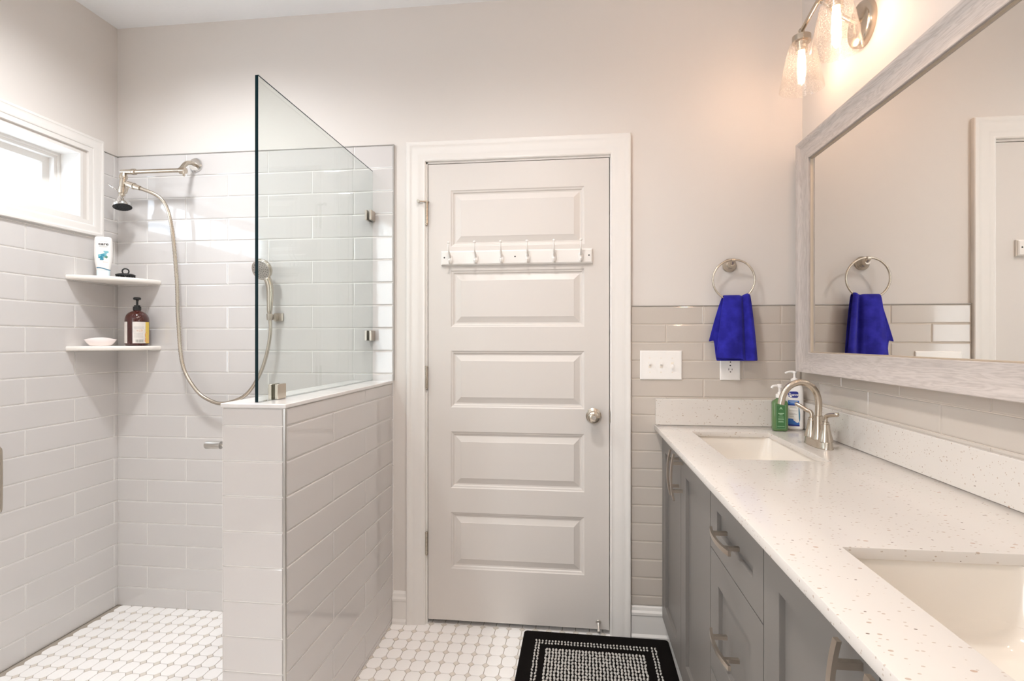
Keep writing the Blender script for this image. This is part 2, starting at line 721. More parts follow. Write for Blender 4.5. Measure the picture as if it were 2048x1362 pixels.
def put_blob(bm, cx, cy, rx, ry, rot, fn, mi=0, n=14, jag=0.15):
    pts = []
    for i in range(n):
        a = 2 * PI * i / n
        k = 1 + jag * math.sin(3 * a + cx * 900) + jag * 0.6 * math.cos(5 * a)
        x, y = rx * k * math.cos(a), ry * k * math.sin(a)
        pts.append((cx + x * math.cos(rot) - y * math.sin(rot), cy + x * math.sin(rot) + y * math.cos(rot)))
    f = bm.faces.new([bm.verts.new(fn(x, y)) for x, y in pts])
    f.material_index = mi


# ------------------------------------------------------------------ room shell
XL, XR, ZC, YF = -2.184, 0.939, 2.77, -4.2
NB = lambda a, b, h: (a, -h, b)              # on the back wall (plane Y=0), h towards the camera
NL = lambda a, b, h: (XL + h, a, b)          # on the left wall
NR = lambda a, b, h: (XR - h, a, b)          # on the right wall


def build_floor():
    bm = bmesh.new()
    box(bm, XL - 0.12, XR + 0.12, YF - 0.12, 0.12, -0.08, -0.0022, 0)
    px, py = 0.0585, 0.0685
    g = 0.0013
    x0, y0 = -0.782 - 23 * px, -0.031 + py

    def prism(pts, mi):
        c = Vector((sum(a for a, b in pts) / len(pts), sum(b for a, b in pts) / len(pts)))
        rings = []
        for s_, z in ((1.0, -0.003), (1.0, -0.0008), (0.955, 0.0)):
            rings.append([bm.verts.new((c.x + (a - c.x) * s_, c.y + (b - c.y) * s_, z)) for a, b in pts])
        for A, B in zip(rings, rings[1:]):
            for k in range(len(A)):
                f = bm.faces.new((A[k], A[(k + 1) % len(A)], B[(k + 1) % len(A)], B[k]))
                f.material_index = mi
        f = bm.faces.new(rings[-1])
        f.material_index = mi
    rx, ry = px / 2, py / 2
    tx, ty = rx * 0.53, ry * 0.54
    for i in range(49):
        for j in range(45):
            cx, cy = x0 + i * px, y0 - j * py
            if cx > 0.50:
                continue
            if cx - rx > XL:
                a, b = rx - g, ry - g
                prism([(cx + a, cy - ty), (cx + a, cy + ty), (cx + tx, cy + b), (cx - tx, cy + b), (cx - a, cy + ty), (cx - a, cy - ty), (cx - tx, cy - b), (cx + tx, cy - b)], 1)
            dx, dy = cx + rx, cy - ry
            d, e = (rx - tx) - g * 1.1, (ry - ty) - g * 1.2
            prism([(dx + d, dy), (dx, dy + e), (dx - d, dy), (dx, dy - e)], 2)
    return struct(link('floor', bm, [M['floor_grout'], M['floor_oct'], M['floor_dot']]))


build_floor()
bm = bmesh.new()
box(bm, XL - 0.12, XR + 0.12, YF - 0.12, 0.12, ZC, ZC + 0.1)
struct(link('ceiling', bm, M['ceiling']))

# back wall with the door opening
DX0, DX1, DZ = -0.664, 0.166, 2.073
bm = bmesh.new()
box(bm, XL - 0.12, DX0, 0, 0.12, 0, ZC)
box(bm, DX1, XR + 0.12, 0, 0.12, 0, ZC)
box(bm, DX0, DX1, 0, 0.12, DZ, ZC)
wall_back = struct(link('wall_back', bm, M['paint']))
# right wall, front wall
bm = bmesh.new()
box(bm, XR, XR + 0.12, YF, 0, 0, ZC)
wall_right = struct(link('wall_right', bm, M['paint']))
bm = bmesh.new()
box(bm, XL - 0.12, XR + 0.12, YF - 0.12, YF, 0, ZC)
struct(link('wall_front', bm, M['paint']))
# left wall with the window opening
WY0, WY1, WZ0, WZ1 = -1.57, -0.185, 1.810, 2.115
bm = bmesh.new()
T = 0.22
box(bm, XL - T, XL, YF, WY0, 0, ZC)
box(bm, XL - T, XL, WY1, 0, 0, ZC)
box(bm, XL - T, XL, WY0, WY1, 0, WZ0)
box(bm, XL - T, XL, WY0, WY1, WZ1, ZC)
wall_left = struct(link('wall_left', bm, M['paint']))

# glazed tile facings
TT = 2.15
bm = bmesh.new()
tiles(bm, XL + 0.008, -0.808, TT, 0.0, 0.103, 0.4135, (-1.820, -1.607), NB)
cvr = bmesh.ops
link('tile_facing', bm, [M['tile'], M['grout']], wall_back)
bm = bmesh.new()
tiles(bm, -1.72, -0.0, TT, 0.0, 0.103, 0.4135, (-0.440, -0.227), NL, hole=(WY0 - 0.05, WY1 + 0.045, WZ0 - 0.03, WZ1 + 0.04))
link('tile_facing', bm, [M['tile'], M['grout']], wall_left)
bm = bmesh.new()
tiles(bm, 0.2405, XR - 0.008, 1.416, 0.14, 0.0772, 0.311, (0.231, 0.078), NB, thick=0.007, bev=0.0034, gap=0.0024)
link('tile_facing', bm, [M['wains'], M['wgrout']], wall_back)
bm = bmesh.new()
tiles(bm, -2.3, -0.0, 1.416, 0.14, 0.0772, 0.339, (-0.169, -0.335), NR, thick=0.007, bev=0.0034, gap=0.0024)
link('tile_facing', bm, [M['wains'], M['wgrout']], wall_right)
# thin metal edge strips finishing the tile
bm = bmesh.new()
box(bm, XL, -0.806, -0.0105, 0, TT, TT + 0.003)
box(bm, -0.808, -0.8045, -0.0105, 0, 1.09, TT + 0.003)
box(bm, 0.2405, XR, -0.009, 0, 1.416, 1.419)
link('tile_edge_strip', bm, M['strip'], wall_back)
bm = bmesh.new()
box(bm, XL, XL + 0.0105, -1.72, 0, TT, TT + 0.003)
link('tile_edge_strip', bm, M['strip'], wall_left)
bm = bmesh.new()
box(bm, XR - 0.009, XR, -2.3, 0, 1.416, 1.419)
link('tile_edge_strip', bm, M['strip'], wall_right)

# half wall beside the shower
KX0, KX1, KY, KZ = -1.005, -0.812, -0.905, 1.0775
bm = bmesh.new()
box(bm, KX0 + 0.008, KX1 - 0.008, KY + 0.008, -0.0, 0, KZ)
wall_center = struct(link('wall_center', bm, M['grout']))
bm = bmesh.new()
tiles(bm, KX0, KX1 - 0.007, KZ, 0.0, 0.1008, 0.6, (KX0 - 0.001, KX0 - 0.001), lambda a, b, h: (a, KY + 0.008 - h, b), first=0.0515, tilt=0.002, bev=0.003)
tiles(bm, KY + 0.007, -0.008, KZ, 0.0, 0.1008, 0.61, (-0.32, -0.60), lambda a, b, h: (KX1 - 0.008 + h, a, b), first=0.0515)
tiles(bm, KY, -0.008, KZ, 0.0, 0.1008, 0.4135, (-0.30, -0.51), lambda a, b, h: (KX0 + 0.008 - h, a, b), first=0.0515)
link('tile_facing', bm, [M['tile'], M['grout']], wall_center)
bm = bmesh.new()
box(bm, KX1 - 0.007, KX1 + 0.0005, KY - 0.0005, KY + 0.007, 0, KZ, bev=0.001)
link('corner_strip', bm, M['steel'], wall_center)
bm = bmesh.new()
box(bm, KX0 - 0.003, KX1 + 0.003, KY - 0.004, -0.009, KZ, KZ + 0.0125, bev=0.002)
link('cap', bm, M['cap'], wall_center)

# baseboards
BP = [(0, 0), (0.012, 0), (0.012, 0.018), (0.017, 0.02)]


def baseboard(name, x0, x1):
    bm = bmesh.new()
    prof = [(0.0, 0.0), (0.022, 0.0), (0.022, 0.012), (0.015, 0.022), (0.014, 0.098), (0.017, 0.102), (0.017, 0.112), (0.011, 0.120), (0.009, 0.132), (0.0, 0.142)]
    loft(bm, [[(x, -h, z) for h, z in prof] for x in (x0, x1)])
    return struct(link(name, bm, M['trim']))


baseboard('baseboard_left', -0.811, -0.746)
baseboard('baseboard_right', 0.243, 0.452)

# ------------------------------------------------------------------ window
win = struct(bpy.data.objects.new('window_1', None))
win.location = (XL, (WY0 + WY1) / 2, (WZ0 + WZ1) / 2)
C.objects.link(win)
bm = bmesh.new()
CP = [(0.0, 0.0), (0.0, 0.020), (0.003, 0.023), (0.014, 0.023), (0.018, 0.0205), (0.030, 0.0195), (0.050, 0.0185), (0.060, 0.0155), (0.064, 0.012), (0.082, 0.0105), (0.088, 0.010), (0.090, 0.0)]
profile_frame(bm, WY0 - 0.07, WY1 + 0.09, WZ0 - 0.064, WZ1 + 0.076, [(i * 0.76, h + 0.0001) for i, h in CP], NL)
wpart('casing', bm, M['trim'], win, angle=35)
bm = bmesh.new()
j = 0.012
for (ya, yb, za, zb) in ((WY0 + j, WY1 - j, WZ1 - j, WZ1), (WY0 + j, WY1 - j, WZ0, WZ0 + j), (WY0, WY0 + j, WZ0, WZ1), (WY1 - j, WY1, WZ0, WZ1)):
    box(bm, XL - 0.16, XL + 0.003, ya, yb, za, zb)
wpart('jamb', bm, M['trim'], win)
NW = lambda a, b, h: (XL - 0.14 + h, a, b)
bm = bmesh.new()
profile_frame(bm, WY0 + j, WY1 - j, WZ0 + j, WZ1 - j, [(0, -0.01), (0, 0.045), (0.010, 0.045), (0.012, 0.038), (0.024, 0.038), (0.024, 0.012), (0.030, 0.010), (0.048, 0.006), (0.054, -0.004), (0.056, -0.010)], NW)
wpart('sash', bm, M['trim'], win)
bm = bmesh.new()
for k in (1, 2, 3):
    y = WY1 - 0.066 + (WY0 + 0.066 - WY1 + 0.066) * k / 4
    box(bm, XL - 0.155, XL - 0.136, y - 0.009, y + 0.009, WZ0 + 0.06, WZ1 - 0.06, bev=0.003)
wpart('muntin', bm, M['trim'], win)
bm = bmesh.new()
box(bm, XL - 0.150, XL - 0.146, WY0 + 0.05, WY1 - 0.05, WZ0 + 0.05, WZ1 - 0.05)
wpart('pane', bm, M['pane'], win)

# ------------------------------------------------------------------ door
bm = bmesh.new()
DP = [(0.0, 0.0), (0.0, 0.019), (0.003, 0.022), (0.016, 0.022), (0.020, 0.0195), (0.032, 0.0185), (0.052, 0.0175), (0.060, 0.0145), (0.066, 0.0135), (0.074, 0.011), (0.080, 0.0125), (0.085, 0.010), (0.086, 0.0)]
profile_frame(bm, -0.745, 0.241, 0.0, 2.155, [(i, h) for i, h in DP], NB, closed=False)
struct(link('trim_1', bm, M['trim'], angle=35))
bm = bmesh.new()
for (xa, xb, za, zb) in ((DX0, DX0 + 0.012, 0, DZ), (DX1 - 0.012, DX1, 0, DZ), (DX0, DX1, DZ - 0.012, DZ)):
    box(bm, xa, xb, 0.0, 0.12, za, zb)
box(bm, DX0 + 0.012, DX0 + 0.024, 0.040, 0.075, 0, DZ - 0.012)
box(bm, DX1 - 0.024, DX1 - 0.012, 0.040, 0.075, 0, DZ - 0.012)
box(bm, DX0 + 0.012, DX1 - 0.012, 0.040, 0.075, DZ - 0.024, DZ - 0.012)
box(bm, DX0, DX1, 0.115, 0.12, 0, DZ, 1)
struct(link('trim_2', bm, [M['trim'], M['dark_gap']]))

dx0, dx1, dz0, dz1 = -0.6495, 0.1505, 0.022, 2.058
ND = lambda a, b, h: (a, 0.002 - h, b)
holes = [(-0.546, 0.045, z, z + 0.252) for z in (0.252, 0.612, 0.972, 1.330, 1.688)]
bm = bmesh.new()
panel_face(bm, dx0, dx1, dz0, dz1, holes, [(0, 0), (0.004, -0.003), (0.010, -0.0045), (0.014, -0.009), (0.020, -0.0095), (0.044, -0.001), (0.0455, 0.0)], ND)
# raised field covers the centre; back and edges of the slab
for q in (((dx0, 0.002, dz0), (dx0, 0.037, dz0), (dx0, 0.037, dz1), (dx0, 0.002, dz1)), ((dx1, 0.002, dz0), (dx1, 0.037, dz0), (dx1, 0.037, dz1), (dx1, 0.002, dz1)),
          ((dx0, 0.002, dz1), (dx1, 0.002, dz1), (dx1, 0.037, dz1), (dx0, 0.037, dz1)), ((dx0, 0.002, dz0), (dx1, 0.002, dz0), (dx1, 0.037, dz0), (dx0, 0.037, dz0)),
          ((dx0, 0.037, dz0), (dx1, 0.037, dz0), (dx1, 0.037, dz1), (dx0, 0.037, dz1))):
    bm.faces.new([bm.verts.new(p) for p in q])
bmesh.ops.remove_doubles(bm, verts=bm.verts[:], dist=1e-5)
door = struct(link('door_1', bm, M['door']))


def hinge(z, stop=False):
    bm = bmesh.new()
    x, y = -0.6555, -0.006
    for k in range(5):
        cyl(bm, (x, y, z - 0.046 + k * 0.0184), (x, y, z - 0.046 + k * 0.0184 + 0.0176), 0.0068, n=16)
    ball(bm, (x, y, z - 0.049), 0.006, seg=10)
    cyl(bm, (x, y, z + 0.046), (x, y, z + 0.052), 0.0075, n=14)
    box(bm, x - 0.001, x + 0.003, y, 0.03, z - 0.044, z + 0.044)
    if stop:
        box(bm, x - 0.009, x + 0.012, y - 0.008, y + 0.006, z + 0.051, z + 0.055, bev=0.001)
        cyl(bm, (x, y - 0.006, z + 0.053), (x - 0.030, y - 0.022, z + 0.050), 0.003, n=10)
        cyl(bm, (x - 0.030, y - 0.016, z + 0.050), (x - 0.030, y - 0.028, z + 0.050), 0.007, n=14)
    o = link('hinge', bm, M['nickel'], door, angle=40)
    return o


hinge(1.838, True)
hinge(1.104)
hinge(0.362)
bm = bmesh.new()
kx, kz = 0.084, 0.945
lathe(bm, (kx, 0.001, kz), (0, -1, 0), [(0, 0.033), (0.004, 0.033), (0.009, 0.026), (0.012, 0.014), (0.030, 0.012), (0.036, 0.020), (0.044, 0.0265), (0.054, 0.0275), (0.062, 0.024), (0.066, 0.016), (0.0665, 0.008)], 32)
knob = link('knob', bm, M['nickel'], door, angle=50)
bm = bmesh.new()
cyl(bm, (kx, -0.0655, kz), (kx, -0.0685, kz), 0.0085, n=20)
box(bm, kx - 0.007, kx + 0.007, -0.074, -0.068, kz - 0.0015, kz + 0.0015)
link('lock_button', bm, M['chrome'], knob)
bm = bmesh.new()
box(bm, 0.1515, 0.1535, -0.004, 0.025, 0.912, 0.970)
bmesh.ops.remove_doubles(bm, verts=bm.verts[:], dist=1e-6)
lathe(bm, (0.1535, -0.001, 0.941), (0.3, -1, 0), [(0, 0.024), (0.0015, 0.024)], 24)
for v in bm.verts:
    if v.co.x < 0.1512:
        v.co.x = 0.1512
    if v.co.x > 0.160:
        v.co.x = 0.160
link('strike_plate', bm, M['bronze'], door)
bm = bmesh.new()
lathe(bm, (0.104, 0.0015, 0.056), (0.02, -1, -0.75), [(0, 0.012), (0.003, 0.012), (0.008, 0.006), (0.022, 0.004), (0.034, 0.0045), (0.040, 0.007), (0.045, 0.0075), (0.048, 0.004)], 18)
link('door_stop', bm, mat('pale_nickel', (214, 208, 200), 0.35, 0.7), door, angle=40)

# ------------------------------------------------------------------ hook rail on the door
rail = thing('hook_rail', 'white wooden rail with six small coat hooks mounted across the door', 'coat rack', (-0.255, 0.0, 1.605))
bm = bmesh.new()
HN = lambda a, b, h: (a, 0.002 - h, b)
inset_panel(bm, -0.588, 0.080, 1.603, 1.668, [(0, 0), (0, 0.008), (0.002, 0.010), (0.003, 0.0135), (0.007, 0.016), (0.010, 0.016)], HN)
bm.faces.new([bm.verts.new(HN(a, b, 0)) for a, b in ((-0.588, 1.603), (0.080, 1.603), (0.080, 1.668), (-0.588, 1.668))])
wpart('backboard', bm, M['trim'], rail)
for i in range(6):
    hx = -0.544 + i * 0.1146
    bm = bmesh.new()
    R = 0.0
    ball(bm, (hx, -0.0155, 1.630), 0.012, seg=14, scale=(0.95, 0.45, 1.9))
    path = smooth_path([(hx, -0.018, 1.640), (hx, -0.030, 1.648), (hx, -0.047, 1.660), (hx, -0.055, 1.678), (hx, -0.053, 1.694)], 5)
    tube(bm, path, lambda k, n=len(path): 0.0062 - 0.0032 * min(1, k / (n * 0.6)), 10)
    ball(bm, (hx, -0.053, 1.697), 0.0062, seg=12)
    path = smooth_path([(hx, -0.018, 1.624), (hx, -0.026, 1.612), (hx, -0.036, 1.611), (hx, -0.041, 1.619)], 4)
    tube(bm, path, 0.0045, 10)
    ball(bm, (hx, -0.041, 1.621), 0.0055, seg=10)
    wpart('hook', bm, M['trim'], rail, smooth=True)
for sx in (-0.572, -0.256, 0.064):
    bm = bmesh.new()
    lathe(bm, (sx, -0.0138, 1.6375), (0, -1, 0), [(0, 0.0035), (0.0008, 0.0030)], 14)
    wpart('screw', bm, M['slot'], rail)

# ------------------------------------------------------------------ shower glass
scr = thing('shower_screen', 'clear frameless glass panel standing on the tiled half wall', 'shower screen', (-0.908, -0.45, 1.09))
GX0, GX1, GY0, GY1, GZ0, GZ1 = -0.913, -0.903, -0.890, -0.012, 1.0915, 2.035
bm = bmesh.new()
box(bm, GX0, GX1, GY0, GY1, GZ0, GZ1)
for f in bm.faces:
    n = f.normal
    f.normal_update()
    f.material_index = 1 if f.normal.y < -0.9 else 0
wpart('pane', bm, [M['glass'], M['glass_edge']], scr)
bm = bmesh.new()
box(bm, GX1 - 0.0018, GX1 + 0.0002, GY0, GY1, GZ1 - 0.0015, GZ1 + 0.0004)
wpart('top_edge', bm, M['glass_edge'], scr)
for z in (1.828, 1.292):
    bm = bmesh.new()
    box(bm, -0.924, -0.9135, -0.055, -0.0085, z - 0.0225, z + 0.0225, bev=0.0012)
    box(bm, -0.9025, -0.892, -0.055, -0.0085, z - 0.0225, z + 0.0225, bev=0.0012)
    o = wpart('clamp', bm, M['bronze'], scr)
bm = bmesh.new()
for (a, b) in ((-0.924, -0.9135), (-0.9025, -0.892)):
    box(bm, a, b, -0.806, -0.759, 1.0905, 1.137, bev=0.0012)
wpart('clamp', bm, M['nickel'], scr)
bm = bmesh.new()
box(bm, -0.9155, -0.9005, -0.888, -0.012, 1.0902, 1.0925)
wpart('seal', bm, glass_mat('clear_silicone', (0.93, 0.94, 0.94)), scr)

# ------------------------------------------------------------------ corner shelves


def shelf(z, label):
    bm = bmesh.new()
    A, B = Vector((XL + 0.0085, -0.272)), Vector((-1.948, -0.0085))
    mid = (A + B) / 2
    nrm = Vector((B.y - A.y, -(B.x - A.x))).normalized()
    if (Vector((XL, 0)) - mid).dot(nrm) > 0:
        nrm = -nrm
    pts = [(XL + 0.0085, -0.0085)]
    n = 18
    for k in range(n + 1):
        t = k / n
        p = A.lerp(B, t) + nrm * 0.056 * (4 * t * (1 - t)) ** 0.9
        pts.append((p.x, p.y))
    secs = []
    c = Vector((XL + 0.0085, -0.0085))
    for dz, ins in ((-0.010, 0.005), (-0.008, 0.0015), (-0.004, 0.0), (0.004, 0.0), (0.008, 0.0015), (0.010, 0.005)):
        s_ = []
        for (x, y) in pts:
            v = Vector((x, y)) - c
            L = v.length
            s_.append((c.x + v.x * (1 - ins / L) if L > 0 else x, c.y + v.y * (1 - ins / L) if L > 0 else y, z + dz))
        secs.append(s_)
    loft(bm, secs)
    return tag(link('corner_shelf', bm, M['shelf'], angle=50), label, 'shelf', 'corner shelves in the shower')


shelf(1.545, 'upper cream corner shelf in the shower, holding the white upright bottle')
shelf(1.235, 'lower cream corner shelf in the shower, holding the dark pump bottle')

# ---- white "care" bottle
care = thing('shampoo_bottle', 'white squeeze bottle with teal flower print on the upper corner shelf', 'bottle', (-2.108, -0.155, 1.5555), 0.62)
cprof = [(0.030, 0.0250, 0.0165, 0.014), (0.045, 0.0275, 0.0180, 0.015), (0.065, 0.0310, 0.0195, 0.016), (0.095, 0.0338, 0.0205, 0.017), (0.130, 0.0340, 0.0205, 0.017), (0.160, 0.0330, 0.0190, 0.016), (0.172, 0.0318, 0.0170, 0.014), (0.178, 0.0295, 0.0135, 0.011), (0.181, 0.0250, 0.0090, 0.008)]
bm = bmesh.new()
rloft(bm, cprof)
link('body', bm, M['white_pl'], care, angle=50)
bm = bmesh.new()
rloft(bm, [(0.0, 0.0235, 0.0155, 0.013), (0.002, 0.0242, 0.0162, 0.0135), (0.0295, 0.0252, 0.0168, 0.014)])
link('cap', bm, M['ice'], care, angle=50)


def care_fn(x, z):
    hy, r, hx = 0.0205, 0.017, 0.034
    for a, b in zip(cprof, cprof[1:]):
        if a[0] <= z <= b[0]:
            t = (z - a[0]) / (b[0] - a[0])
            hx, hy, r = (a[k] + (b[k] - a[k]) * t for k in (1, 2, 3))
    if z < 0.030:
        hx, hy, r = 0.0252, 0.0168, 0.014
    ax = abs(x)
    y = hy
    if ax > hx - r:
        y = hy - r + math.sqrt(max(r * r - (ax - hx + r) ** 2, 0))
    return (x, -y - 0.0005, z)


bm = bmesh.new()
v_, f_ = text_polys('care', 0.0185, bold=0.0004)
put_poly(bm, [(x * 1.15, y) for x, y in v_], f_, care_fn, 0, (0.003, 0.147))
put_rect(bm, -0.013, 0.018, 0.1350, 0.1358, care_fn, 0)
put_rect(bm, -0.009, 0.017, 0.1575, 0.1583, care_fn, 1)
put_rect(bm, -0.008, 0.016, 0.1305, 0.1310, care_fn, 1)
put_rect(bm, 0.001, 0.019, 0.0660, 0.0670, care_fn, 2)
link('label_print', bm, [M['ink'], M['greyink'], M['redink']], care)
bm = bmesh.new()
for k, (cx, cz, rx, rz, rot, mi) in enumerate(((0.013, 0.112, 0.010, 0.0050, -0.15, 1), (0.008, 0.103, 0.009, 0.006, 0.5, 1), (-0.004, 0.092, 0.013, 0.009, 0.2, 0), (0.009, 0.093, 0.010, 0.007, -0.4, 1), (0.013, 0.089, 0.006, 0.005, 0.0, 2), (-0.011, 0.095, 0.007, 0.005, 0.6, 1), (-0.003, 0.080, 0.007, 0.006, 0.2, 0), (0.003, 0.097, 0.005, 0.004, 0.9, 0))):
    put_blob(bm, cx, cz, rx, rz, rot, lambda x, z, k=k: (care_fn(x, z)[0], care_fn(x, z)[1] - 0.00008 * k, z), mi)
link('flower_print', bm, [M['teal1'], M['teal2'], M['teal3']], care)
bm = bmesh.new()
put_rect(bm, -0.0262, 0.0262, 0.0335, 0.0385, care_fn, 0, 16, 1, warp=lambda x, z: (x, z + 0.0045 * math.sin(-x * 70 + 0.5)))
link('wave_band', bm, M['slate'], care)

# ---- black rubber brush
br = thing('scalp_brush', 'small black rubber scrub brush with ring handle on the upper corner shelf', 'brush', (-2.060, -0.088, 1.5555), 0.72)
bm = bmesh.new()
lathe(bm, (0, 0, 0.012), (0, 0, 1), [(0, 0.036), (0.003, 0.040), (0.007, 0.038), (0.011, 0.026), (0.013, 0.010)], 28)
link('back', bm, M['black'], br, smooth=True)
bm = bmesh.new()
for ring, cnt in ((0.036, 30), (0.027, 22), (0.017, 14), (0.007, 6)):
    for k in range(cnt):
        a = 2 * PI * k / cnt
        cyl(bm, (ring * math.cos(a), ring * math.sin(a), 0.013), (ring * 1.02 * math.cos(a), ring * 1.02 * math.sin(a), 0.0), 0.0018, 0.0011, n=6)
o = link('bristles', bm, M['rubber'], br)
bm = bmesh.new()
tube(bm, [(0.0125 * math.cos(2 * PI * k / 24), 0, 0.034 + 0.0125 * math.sin(2 * PI * k / 24)) for k in range(24)], 0.003, 8, closed=True)
link('ring_handle', bm, M['black'], br, smooth=True)

# ---- dark red pump bottle
pb = thing('pump_bottle', 'dark red glossy pump bottle with paper label on the lower corner shelf', 'bottle', (-2.014, -0.074, 1.2455), 0.70)
bm = bmesh.new()
lathe(bm, (0, 0, 0), (0, 0, 1), [(0, 0.044), (0.003, 0.047), (0.008, 0.048), (0.118, 0.048), (0.130, 0.0465), (0.142, 0.042), (0.152, 0.034), (0.159, 0.022), (0.162, 0.015), (0.166, 0.014)], 40)
link('body', bm, M['amber'], pb, angle=50)
bm = bmesh.new()
lathe(bm, (0, 0, 0.164), (0, 0, 1), [(0, 0.0165), (0.017, 0.0165), (0.018, 0.0125), (0.024, 0.0120), (0.0245, 0.0055)], 28)
link('collar', bm, M['black'], pb, angle=40)
bm = bmesh.new()
lathe(bm, (0, 0, 0.186), (0, 0, 1), [(0, 0.0048), (0.026, 0.0048), (0.027, 0.013), (0.029, 0.0155), (0.036, 0.0155), (0.039, 0.011)], 24)
tube(bm, smooth_path([(0, 0, 0.219), (0.0, 0.018, 0.2185), (0, 0.034, 0.216), (0, 0.040, 0.211)], 4), 0.0058, 12)
link('pump', bm, M['black'], pb, angle=40)


def cylmap(r):
    return lambda x, z: ((r + 0.0005) * math.sin(x / r), -(r + 0.0005) * math.cos(x / r), z)


cm = cylmap(0.048)
bm = bmesh.new()
put_rect(bm, -0.016, 0.040, 0.012, 0.110, cm, 0, 12, 1)
put_rect(bm, -0.072, -0.040, 0.012, 0.110, cm, 0, 8, 1)
lab = link('label', bm, M['label'], pb)
cm2 = cylmap(0.0482)
cm3 = cylmap(0.0484)
bm = bmesh.new()
put_rect(bm, 0.036, 0.060, 0.012, 0.110, cm2, 0, 8, 4)
put_blob(bm, 0.045, 0.040, 0.012, 0.022, 0.3, cm3, 1)
put_blob(bm, 0.043, 0.024, 0.013, 0.009, -0.4, cm3, 1)
put_rect(bm, 0.003, 0.019, 0.069, 0.0705, cm2, 2, 4, 1)
put_blob(bm, 0.012, 0.071, 0.012, 0.006, 0.1, cm2, 2)
link('label_print', bm, [M['yellow'], M['orange'], mat('tan_print', (208, 178, 158), 0.5)], lab)
bm = bmesh.new()
x = -0.004
for w in (1, 2, 1, 3, 1, 0, 2, 1, 3, 2, 0, 1, 2, 1):
    put_rect(bm, x, x + 0.0005 * (w + 0.4), 0.016, 0.029, cm2, 0, 1, 1)
    x += 0.0005 * (w + 0.4) + 0.0013
for k in range(4):
    put_rect(bm, -0.011, 0.027, 0.088 - k * 0.0045 + (0.004 if k > 1 else 0), 0.0888 - k * 0.0045 + (0.004 if k > 1 else 0), cm2, 1, 6, 1)
for k in range(7):
    put_rect(bm, -0.011, 0.024, 0.058 - k * 0.0035, 0.0586 - k * 0.0035, cm2, 1, 6, 1)
link('barcode', bm, [M['barcode'], M['greyink']], lab)

# ---- soap dish
sd = None
bm = bmesh.new()


def dish_sec(z, a, b, lobe=0.0):
    return [(a * math.cos(t) * (1 + 0.03 * math.cos(4 * t)), b * math.sin(t) * (1 + 0.03 * math.cos(4 * t)), z + lobe * (math.cos(2 * t + PI) * 0.5 + 0.5)) for t in [2 * PI * k / 40 for k in range(40)]]


loft(bm, [dish_sec(0.0, 0.036, 0.026), dish_sec(0.003, 0.040, 0.029), dish_sec(0.012, 0.050, 0.036), dish_sec(0.022, 0.058, 0.042, 0.007), dish_sec(0.0225, 0.0565, 0.0405, 0.007), dish_sec(0.012, 0.048, 0.034), dish_sec(0.005, 0.036, 0.025)])
o = tag(link('soap_dish', bm, M['soapdish'], smooth=True), 'pearly white scalloped soap dish on the lower corner shelf', 'soap dish')
o.location = (-2.110, -0.168, 1.2455)
o.rotation_euler = (0, 0, 0.77)
o.scale = (1.0, 0.86, 1.3)

# ------------------------------------------------------------------ shower arm with fixed head
sa = thing('shower_fixture', 'polished adjustable shower arm with round fixed head and diverter, high on the tiled wall', 'shower head', (-1.768, -0.009, 2.096))
bm = bmesh.new()
lathe(bm, (-1.768, -0.0085, 2.096), (0, -1, 0), [(0, 0.033), (0.003, 0.033), (0.010, 0.028), (0.012, 0.013)], 32)
wpart('flange', bm, M['chrome'], sa, angle=40)
bm = bmesh.new()
tube(bm, smooth_path([(-1.768, -0.012, 2.096), (-1.768, -0.045, 2.094), (-1.768, -0.075, 2.080), (-1.767, -0.100, 2.052), (-1.767, -0.106, 2.040)], 6), 0.0105, 14)
wpart('elbow_pipe', bm, M['nickel'], sa, smooth=True)
bm = bmesh.new()
lathe(bm, (-1.740, -0.108, 2.038), (-1, 0, 0), [(0, 0.006), (0.003, 0.014), (0.030, 0.015), (0.036, 0.010)], 22)
cyl(bm, (-1.765, -0.108, 2.040), (-2.010, -0.112, 2.040), 0.0095, n=18)
lathe(bm, (-1.985, -0.112, 2.040), (-1, 0, 0), [(0, 0.009), (0.004, 0.014), (0.018, 0.014), (0.022, 0.011)], 20)
cyl(bm, (-2.005, -0.112, 2.040), (-2.058, -0.113, 2.042), 0.012, 0.0095, n=18)
wing = box(bm, -1.745, -1.738, -0.128, -0.116, 2.008, 2.034, bev=0.002)
wpart('extension_arm', bm, M['nickel'], sa, angle=40)
bm = bmesh.new()
ax = Vector((-0.095, 0, -1)).normalized()
top = Vector((-2.046, -0.113, 2.036))
lathe(bm, top, ax, [(0, 0.012), (0.010, 0.015), (0.014, 0.0165), (0.026, 0.0165), (0.028, 0.0135), (0.062, 0.0135), (0.064, 0.0155), (0.092, 0.0155), (0.094, 0.012), (0.100, 0.013), (0.112, 0.014)], 22)
wpart('diverter_body', bm, M['nickel'], sa, angle=40)
bm = bmesh.new()
tube(bm, [top + ax * 0.088 + Vector((-0.010, -0.004, 0)), top + ax * 0.078 + Vector((-0.028, -0.02, 0.006)), top + ax * 0.066 + Vector((-0.048, -0.03, 0.012))], 0.0032, 10)
wpart('lever', bm, M['chrome'], sa, smooth=True)
bm = bmesh.new()
p0 = top + ax * 0.046 + Vector((0.010, -0.002, 0))
d1 = Vector((0.93, -0.12, -0.32)).normalized()
lathe(bm, p0, d1, [(0, 0.007), (0.018, 0.007), (0.019, 0.0135), (0.052, 0.0135), (0.053, 0.0155), (0.060, 0.0155), (0.061, 0.0125), (0.095, 0.0105)], 8)
tube(bm, [p0 + d1 * 0.036 + Vector((-0.002, -0.008, -0.010)), p0 + d1 * 0.034 + Vector((-0.004, -0.012, -0.028)), p0 + d1 * 0.030 + Vector((-0.004, -0.014, -0.044))], 0.003, 8)
